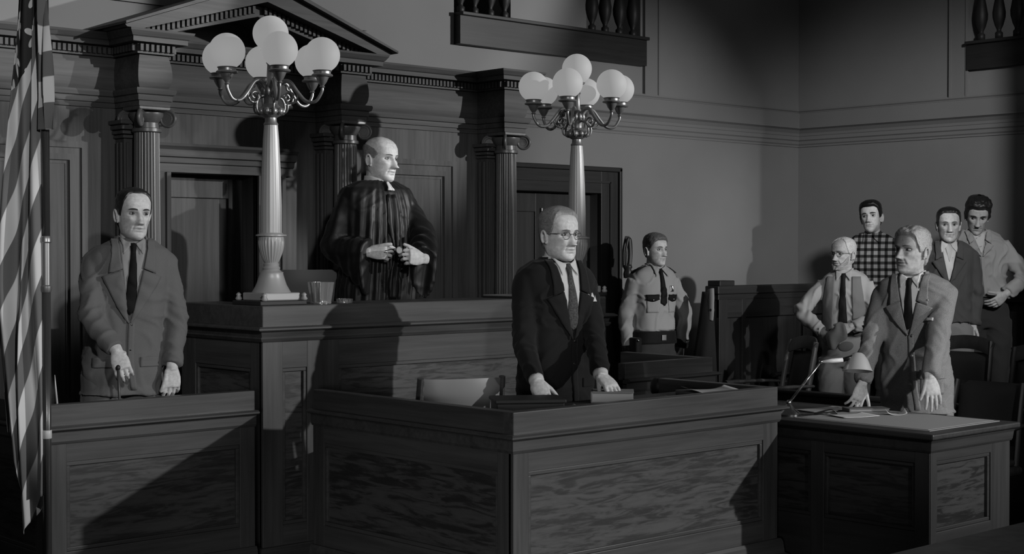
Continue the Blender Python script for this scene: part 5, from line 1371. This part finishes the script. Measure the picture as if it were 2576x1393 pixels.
# ---------------------------------------------------------------- man in the grey suit with a stick, in the left box
P2 = view(308, 900, 7.42); P2.z = 0.15
hk = view(300, 905, 7.10)
p = Person('balding man in grey suit holding a stick behind the left box', P2, 22, 1.77, head=(12, 1, 2), build=1.04, lean=(0.075, 0.0),
    st=dict(age=1.1, gaunt=1.3, browmat='brow_dark', browsize=1.2, gaze=0.2, hs=1.03, skin=0.58, jaw=1.05,
            hair=dict(mat='hair_dark', low=[(0, .212), (20, .213), (38, .206), (56, .175), (68, .138), (78, .104), (92, .112), (104, .07), (135, .045), (180, .035)], thick=[(0, .006), (60, .005), (90, .007), (140, .009), (180, .009)], top=0.004, rough=0.002, peak=30)),
    arms=dict(R=dict(wrist=view(293, 885, 7.12), pole=(-0.9, -0.1, 0.15), dir=(0.35, -0.75, -0.35), palm=(-0.1, -0.45, 0.85), curl=(0.75, .75, .6, .55), thumb=(0.4, 0.5), tdir=(-0.1, -0.85, 0.4)),
              L=dict(wrist=view(432, 925, 7.40), pole=(0.3, 0.0, 0.9), dir=(0.02, -1.0, -0.05), palm=(-0.5, 0, 0.8), curl=(0.35, .4, .45, .5), tdir=(-0.15, -0.95, -0.35))))
p.trousers('suit_grey')
p.garment('jacket', 'suit_grey', infl=0.026, z0=0.80, hem=[(0.76, .200, .145, .15)], pads=0.006, folds=0.0055, sleeves=(.064, .057, .047), sleeve_end=0.06)
p.shirt_front('work_shirt', 1.14, tiemat='black_cloth', bladew=0.030)
p.lapels('suit_grey', 1.10, wmax=0.09)
p.patch('jacket_edge', 'suit_grey', lambda u, v: (-0.004+0.03*u+0.025*v*v, 1.10-0.31*v), 0.005, 3, 16, 0.004)
p.rect('pocket_flap', 'suit_grey', -0.155, -0.06, 0.90, 0.945, 0.004, 0.004); p.rect('pocket_flap', 'suit_grey', 0.065, 0.155, 0.90, 0.945, 0.004, 0.004)
p.button('dark_plastic', 0.012, 1.09); p.button('dark_plastic', 0.012, 0.98)
cane = empty('walking_stick', tuple(view(299, 1000, 7.06)-Vector((0, 0, 0.0))), label='thin stick held upright in the grey-suited man\'s fist', cat='stick')
cz = cane.location.copy(); top_ = view(296, 925, 7.06)-cz; bot = Vector((0.01, 0, 0.15-cz.z))
MB().tube([tuple(bot), (0, 0, 0), tuple(top_)], [0.006, 0.0065, 0.007], 10).build('shaft', 'wood_z', cane, True)
MB().ball(tuple(top_), (0.011, 0.011, 0.014), 12, 8).build('handle', 'wood_dark_z', cane, True)

# ---------------------------------------------------------------- the judge
P3 = view(950, 600, 8.72); P3.z = 0.47
def pleats(amp, n, z0):
    def fn(co, no):
        a = np.arctan2(co[:, 0], -co[:, 1]); w = np.clip((z0-co[:, 2])/0.45, 0.0, 1)*np.clip(1.3-np.abs(co[:, 0])/0.30, 0, 1)
        return amp*w*np.sin(n*a+2.2*np.sin(co[:, 2]*3.1)+1.1*np.sin(3*a))
    return fn
p = Person('bald judge in black robe standing behind the bench', P3, 40, 1.80, head=(14, 3, 2), build=1.08,
    st=dict(age=1.3, wide=1.04, browmat='brow_grey', gaze=0.25, hs=1.05, nose=1.2, neck=1.08, belly=0.02, skin=0.58,
            hair=dict(mat='hair_silver', az=(60, 181), low=[(0, .14), (62, .140), (80, .108), (92, .112), (104, .07), (135, .045), (180, .035)], high=[(0, .15), (62, .150), (82, .180), (105, .196), (150, .200), (180, .200)], thick=[(0, .002), (90, .004), (180, .007)], rough=0.0025, soft=0.02)),
    arms=dict(R=dict(wrist=view(929, 634, 8.47), pole=(-0.55, -0.8, 0.1), dir=(0.95, 0.02, -0.2), palm=(0.15, -0.35, 0.9), curl=(0.62, .8, .9, .95), thumb=(0.1, 0.3), tdir=(0.93, 0.22, -0.3), size=1.04),
              L=dict(wrist=view(1064, 650, 8.46), pole=(0.75, -0.6, 0.5), dir=(-0.66, 0.12, -0.66), palm=(-0.66, -0.15, 0.66), curl=(0.75, .85, .95, 1.0), thumb=(0.1, 0.3), tdir=(-0.75, 0.5, -0.4), size=1.04)))
p.trousers('trouser_dark')
ex = []
for A in p.arms.values():
    E, W, S = A['E'], A['W'], A['S']; k = p.k
    # wide hanging sleeve: wedge of cloth below the forearm
    rings = []
    for t, dn, r in ((0.0, 0.02, .060), (0.35, 0.09, .072), (0.7, 0.16, .082), (0.93, 0.21, .088)):
        c = E.lerp(W, t); d = (W-E).normalized(); sd_ = d.cross(Vector((0, 0, 1))).normalized(); rr = []
        for i in range(20):
            a = 2*math.pi*i/20; z_ = math.sin(a); rr.append(tuple(c+sd_*(r*0.78*k*math.cos(a))+Vector((0, 0, (0.05*z_ if z_ > 0 else (dn+0.03)*z_)*k))))
        rings.append(rr)
    ex.append(loft(rings))
p.garment('robe', 'robe', infl=0.045, z0=0.80, hem=[(0.70, .22, .17, .18), (0.45, .25, .19, .22), (0.15, .28, .21, .25)], flare=0.06, sleeves=(.070, .074, .070), sleeve_end=0.04, folds=0.0025, fold_fn=pleats(0.012, 26, 1.56*p.k), extra=ex, voxel=0.010, smooth=3)
p.neckband('shirt_collar', 'shirt_white', 0.076, 0.068, 1.458, 1.502, 8, 0.005, 0.006, 0.022)
p.patch('bow', 'shirt_white', lambda u, v: ((2*u-1)*(0.006+0.012*(1-v)), 1.418+0.045*v), 0.016, 6, 6, 0.004)
p.patch('robe_facing', 'robe', lambda u, v: ((2*u-1)*(0.030+0.012*math.sin(v*9)), 1.40-0.55*v, 0.006*math.sin(u*math.pi*3)), 0.006, 12, 24, 0.004)
eg = empty('eyeglasses', tuple(view(1016, 629, 8.40)), p.rz, 'dark-rimmed eyeglasses held between the judge\'s hands', 'eyeglasses')
for s in (-1, 1):
    pts = [(s*0.031+0.022*math.cos(a), 0, 0.020*math.sin(a)) for a in np.linspace(0, 2*math.pi, 25)]
    rim = MB().tube(pts, 0.0028, 8).build('rim', 'dark_plastic', eg, True)
    MB().lathe([(0.0205, -0.0008), (0.0205, 0.0008)], (s*0.031, 0, 0), 24, 'y').build('lens', 'lens_shine', eg)
    MB().tube([(s*0.053, 0, 0.008), (s*0.075, 0.02, 0.004), (s*0.085, 0.06, -0.004)], 0.0025, 8).build('temple', 'dark_plastic', eg, True)
MB().tube([(-0.010, 0, 0.004), (0, -0.004, 0.008), (0.010, 0, 0.004)], 0.0025, 8).build('bridge', 'dark_plastic', eg, True)

# ---------------------------------------------------------------- deputy
P4 = view(1645, 900, 11.35); P4.z = 0
p = Person('deputy in pale uniform shirt with dark pocket flaps against the wall', P4, 30, 1.75, head=(8, 0, 0), build=0.98,
    st=dict(age=0.4, browmat='brow_dark', gaze=0.2, hs=1.0, skin=0.50,
            hair=dict(mat='hair_fair', low=[(0, .188), (30, .186), (50, .172), (66, .138), (78, .108), (92, .114), (104, .08), (135, .06), (180, .05)], thick=[(0, .012), (60, .008), (100, .006), (180, .007)], top=0.010, rough=0.003, peak=20)),
    arms=dict(R=dict(wrist=view(1583, 885, 11.30), pole=(-0.8, 0.0, 0.3), dir=(0.08, -1, 0), palm=(0.9, 0, 0.2), curl=(0.3, .33, .36, .4)),
              L=dict(wrist=view(1715, 868, 11.55), pole=(0.8, 0.0, 0.4), dir=(0.02, -1, 0), palm=(-0.9, 0, 0.2), curl=(0.3, .33, .36, .4))))
p.trousers('uniform_dark')
p.garment('belt', 'black_cloth', infl=0.026, z0=0.93, top=1.02, sleeves=None, folds=0, voxel=0.008, smooth=2)
p.rect('buckle', 'brass', -0.02, 0.02, 0.955, 0.995, 0.006)
p.garment('shirt', 'uniform', infl=0.018, z0=1.00, sleeves=(.064, .056, .046), sleeve_end=0.05, folds=0.006)
p.collar('uniform', 0.055, 1.395); p.tie('black_cloth', 1.20, 0.018, 0.028)
for s in (-1, 1):
    p.rect('pocket', 'uniform', s*0.045, s*0.13, 1.15, 1.26, 0.004, 0.003)
    p.patch('pocket_flap', 'black_cloth', lambda u, v, s=s: (s*(0.042+0.094*u), 1.275-(0.035+0.014*math.sin(math.pi*u))*v), 0.008, 8, 4, 0.004)
    p.button('brass', s*0.088, 1.24, 0.006, 0.013)
    S = p.arms['L' if s > 0 else 'R']['S']
    m_ = MB().tube([p.sp((s*0.085, 0.0, 1.474)), p.sp((s*0.13, 0.0, 1.458)), p.sp((s*0.195, 0.005, 1.425))], [0.026, 0.028, 0.022], 12, 0.22, up=(0, 0, 1)); p.put(m_, 'epaulette', 'black_cloth')
p.rect('badge', 'chrome', 0.07, 0.10, 1.295, 1.335, 0.006)
p.cuff('black_cloth', 0.050, 0.03); 
for A in p.arms.values():
    a = A['W'].lerp(A['E'], 0.20); m_ = MB().tube([a, A['W'].lerp(A['E'], -0.02)], [0.052*p.k, 0.05*p.k], 20); p.put(m_, 'dark_cuff', 'black_cloth')
q = p.sp((-0.19, -0.03, 0.93)); m_ = MB().bbox(q.x-0.025, q.x+0.03, q.y-0.05, q.y+0.05, q.z-0.20, q.z+0.05, 0.012); p.put(m_, 'holster', 'black_cloth')
m_ = MB().ball((q.x-0.01, q.y-0.05, q.z+0.03), (0.012, 0.014, 0.012), 10, 8); p.put(m_, 'holster_stud', 'chrome')

# ---------------------------------------------------------------- man in the open vest, cap in hand
P5 = view(2125, 900, 11.0); P5.z = 0
p = Person('bearded man in open vest and dark tie holding a cap', P5, -18, 1.715, head=(-32, 0, 0), build=0.93,
    st=dict(age=1.3, glasses='dull_bronze', browmat='brow_grey', gaze=-0.2, hs=1.02, skin=0.30, wide=0.98,
            hair=dict(mat='hair_white', low=[(0, .222), (30, .218), (50, .200), (64, .155), (78, .110), (92, .114), (104, .07), (135, .045), (180, .035)], thick=[(0, .003), (60, .005), (90, .008), (180, .009)], top=0.002, rough=0.003),
            beard=dict(mat='hair_silver', az=(0, 84), low=[(0, .0), (40, .004), (84, .05)], high=[(0, .040), (25, .046), (45, .066), (70, .10), (84, .118)], thick=[(0, .012), (40, .009), (84, .005)], rough=0.003)),
    arms=dict(R=dict(wrist=view(2072, 838, 10.83), pole=(-0.9, -0.2, 0.1), dir=(0.62, -0.78, 0), palm=(0.3, 0.3, 0.8), curl=(0.35, .4, .45, .5)),
              L=dict(wrist=view(2140, 822, 10.76), pole=(0.9, -0.3, 0.1), dir=(-0.9, -0.35, -0.1), palm=(-0.1, -0.5, 0.8), curl=(0.45, .5, .55, .6), spread=0.2)))
p.trousers('khaki')
p.garment('shirt', 'work_shirt', infl=0.016, z0=0.95, sleeves=(.062, .056, .046), sleeve_end=0.08, folds=0.007)
p.collar('work_shirt', 0.05, 1.40); p.tie('black_cloth', 0.98, 0.020, 0.036)
for s in (-1, 1):
    p.patch('vest_panel', 'vest_grey', lambda u, v, s=s: (s*((0.075-0.012*v)+(0.088-0.045*max(0, v-0.55)*1.6)*u), 0.93+0.50*v), 0.008, 10, 20, 0.006)
cp = empty('cloth_cap', tuple(view(2105, 845, 10.72)), faceto(-20), 'soft grey cloth cap held at the bearded man\'s waist', 'cap')
m_ = MB().ball((0, 0, 0), (0.062, 0.028, 0.105), 24, 16); m_.v = [(x+0.05*z*3*abs(z)+0.012*math.sin(z*50), y+0.008*math.sin(x*70+z*30), z) for x, y, z in m_.v]
m_.v = [tuple(Matrix.Rotation(R2D(32), 3, 'Y') @ Vector(q)) for q in m_.v]; m_.build('crown', 'cap_cloth', cp, True)
m_ = MB().ball((0.05, -0.012, -0.085), (0.055, 0.012, 0.035), 18, 10); m_.v = [tuple(Matrix.Rotation(R2D(-12), 3, 'Y') @ Vector(q)) for q in m_.v]; m_.build('visor', 'cap_cloth', cp, True)

# ---------------------------------------------------------------- man in the plaid shirt
P6 = view(2195, 900, 11.85); P6.z = 0.22
p = Person('dark-haired man in plaid shirt at the back of the jury', P6, -20, 1.785, head=(-6, -6, -6), build=0.98,
    st=dict(age=0.5, browmat='brow_black', browsize=1.4, gaze=-0.2, hs=1.02, skin=0.50, stubble=0.2,
            hair=dict(mat='hair_black', low=[(0, .186), (30, .188), (50, .176), (64, .140), (74, .10), (92, .112), (104, .07), (135, .05), (180, .04)], thick=[(0, .014), (60, .009), (100, .007), (180, .009)], top=0.014, rough=0.003, peak=20)),
    arms=dict(R=dict(wrist=view(2185, 930, 11.9), pole=(-0.8, 0, 0.3)), L=dict(wrist=view(2262, 930, 11.9), pole=(0.8, 0, 0.3))))
p.trousers('trouser_dark')
p.garment('shirt', 'plaid', infl=0.020, z0=0.95, sleeves=(.066, .060, .050), sleeve_end=0.05, folds=0.006)
p.collar('plaid', 0.06, 1.40, 0.012)

# ---------------------------------------------------------------- counsel in tweed
P7 = view(2306, 900, 8.17); P7.z = 0
p = Person('white-haired man in tweed jacket leaning on the counsel table', P7, -28, 1.735, head=(-26, -4, 0), build=1.02, lean=(0.0, 0.13),
    st=dict(age=1.2, browmat='brow_grey', gaze=-0.2, hs=1.04, nose=1.15, skin=0.38, gaunt=1.2,
            hair=dict(mat='hair_white', low=[(0, .192), (30, .190), (50, .178), (64, .140), (76, .104), (92, .112), (104, .07), (135, .045), (180, .035)], thick=[(0, .012), (60, .010), (100, .010), (180, .011)], top=0.012, rough=0.006, freq=50, peak=20)),
    arms=dict(R=dict(wrist=view(2166, 985, 7.98), pole=(-0.2, 0.1, 0.9), dir=(-0.32, -0.90, -0.2), palm=(-0.5, -0.4, 0.75), curl=(0.28, .30, .33, .38), thumb=(0.1, 0.1), spread=0.2, tdir=(0.25, -0.95, -0.1)),
              L=dict(wrist=view(2334, 985, 7.70), pole=(0.35, 0.1, 0.9), dir=(0.12, -0.93, -0.3), palm=(-0.1, -0.35, 0.92), curl=(0.22, .22, .25, .3), thumb=(0.2, 0.2), spread=0.2, tdir=(-0.30, -0.90, -0.25))))
p.trousers('tweed')
p.garment('jacket', 'tweed', infl=0.028, z0=0.80, hem=[(0.76, .205, .150, .155)], pads=0.006, folds=0.0048, sleeves=(.065, .059, .048), sleeve_end=0.04)
p.shirt_front('shirt_white', 1.20, tiemat='black_cloth', bladew=0.026)
p.lapels('tweed', 1.17)
p.patch('jacket_edge', 'tweed', lambda u, v: (-0.004+0.03*u+0.03*v*v, 1.17-0.39*v), 0.005, 3, 16, 0.004)
p.rect('hip_pocket', 'tweed', 0.055, 0.165, 0.87, 0.99, 0.003, 0.003); p.rect('pocket_flap', 'tweed', 0.05, 0.17, 0.95, 0.995, 0.009, 0.005)
p.patch('pocket_square', 'shirt_white', lambda u, v: (0.068+0.072*u, 1.244+0.014*v), 0.009, 8, 3, 0.004)
p.button('iron_white', 0.012, 1.07, 0.010); p.button('dark_plastic', 0.012, 1.165); p.button('brass', 0.098, 1.345, 0.006, 0.016)

# ---------------------------------------------------------------- man in the work jacket
P8 = view(2385, 900, 11.2); P8.z = 0.22
p = Person('man in dark work jacket over open white shirt among the jurors', P8, -12, 1.705, head=(2, 2, 0), build=1.0,
    st=dict(age=0.7, browmat='brow_dark', gaze=-0.1, hs=1.08, wide=1.04, jaw=1.08, skin=0.50,
            hair=dict(mat='hair_dark', low=[(0, .200), (30, .200), (50, .182), (64, .140), (76, .106), (92, .112), (104, .07), (135, .05), (180, .04)], thick=[(0, .009), (60, .006), (100, .006), (180, .008)], top=0.006, rough=0.002)),
    arms=dict(R=dict(wrist=view(2300, 850, 11.15), pole=(-0.8, 0, 0.3)), L=dict(wrist=view(2449, 822, 11.15), pole=(0.8, 0, 0.3), dir=(0.0, -1, 0), palm=(-0.75, 0, -0.5), curl=(0.4, .45, .5, .55))))
p.trousers('khaki')
p.garment('jacket', 'work_jacket', infl=0.028, z0=0.93, hem=[(0.90, .195, .145, .15)], pads=0.006, folds=0.007, sleeves=(.063, .057, .048), sleeve_end=0.05)
p.patch('shirt_front', 'shirt_white', lambda u, v: ((2*u-1)*(0.004+0.055*v**0.9), 1.20+0.255*v), 0.003, 10, 14, 0.002)
p.patch('bare_chest', 'bare_skin', lambda u, v: ((2*u-1)*(0.002+0.034*v), 1.33+0.13*v), 0.006, 8, 8, 0.002)
p.collar('shirt_white', 0.062, 1.385, 0.010); p.lapels('work_jacket', 1.18, notch=1.36, wmax=0.075)

# ---------------------------------------------------------------- man in the pale cardigan, hand on hip
P9 = view(2478, 900, 11.45); P9.z = 0.22
p = Person('curly-haired man in pale cardigan leaning with hand on hip', P9, -8, 1.80, head=(-4, 20, 4), build=1.02, lean=(-0.13, 0.10),
    st=dict(age=0.6, browmat='brow_black', browsize=1.3, gaze=-0.2, hs=1.05, skin=0.40, stubble=0.15,
            hair=dict(mat='hair_dark', low=[(0, .182), (30, .184), (50, .172), (64, .138), (76, .10), (92, .110), (104, .07), (135, .045), (180, .04)], thick=[(0, .024), (50, .020), (90, .013), (180, .014)], top=0.018, rough=0.009, freq=55, peak=10)),
    arms=dict(R=dict(wrist=view(2410, 900, 11.5), pole=(-0.8, 0, 0.3)), L=dict(wrist=view(2530, 740, 11.25), pole=(0.95, 0.1, 0.35), dir=(-0.75, -0.6, -0.2), palm=(-0.5, 0, 0.8), curl=(0.4, .45, .5, .55))))
p.trousers('trouser_dark')
p.garment('cardigan', 'cardigan', infl=0.022, z0=0.97, sleeves=(.066, .062, .050), sleeve_end=0.08, folds=0.009)
p.patch('bare_chest', 'bare_skin', lambda u, v: ((2*u-1)*(0.004+0.046*v), 1.32+0.145*v), 0.003, 8, 8, 0.002)
p.lapels('cardigan', 1.30, notch=1.40, wmax=0.05, inner=0.055)
p.patch('cardigan_edge', 'cardigan', lambda u, v: (-0.012+0.024*u, 1.31-0.33*v), 0.005, 3, 14, 0.005)
bpy.context.view_layer.update()
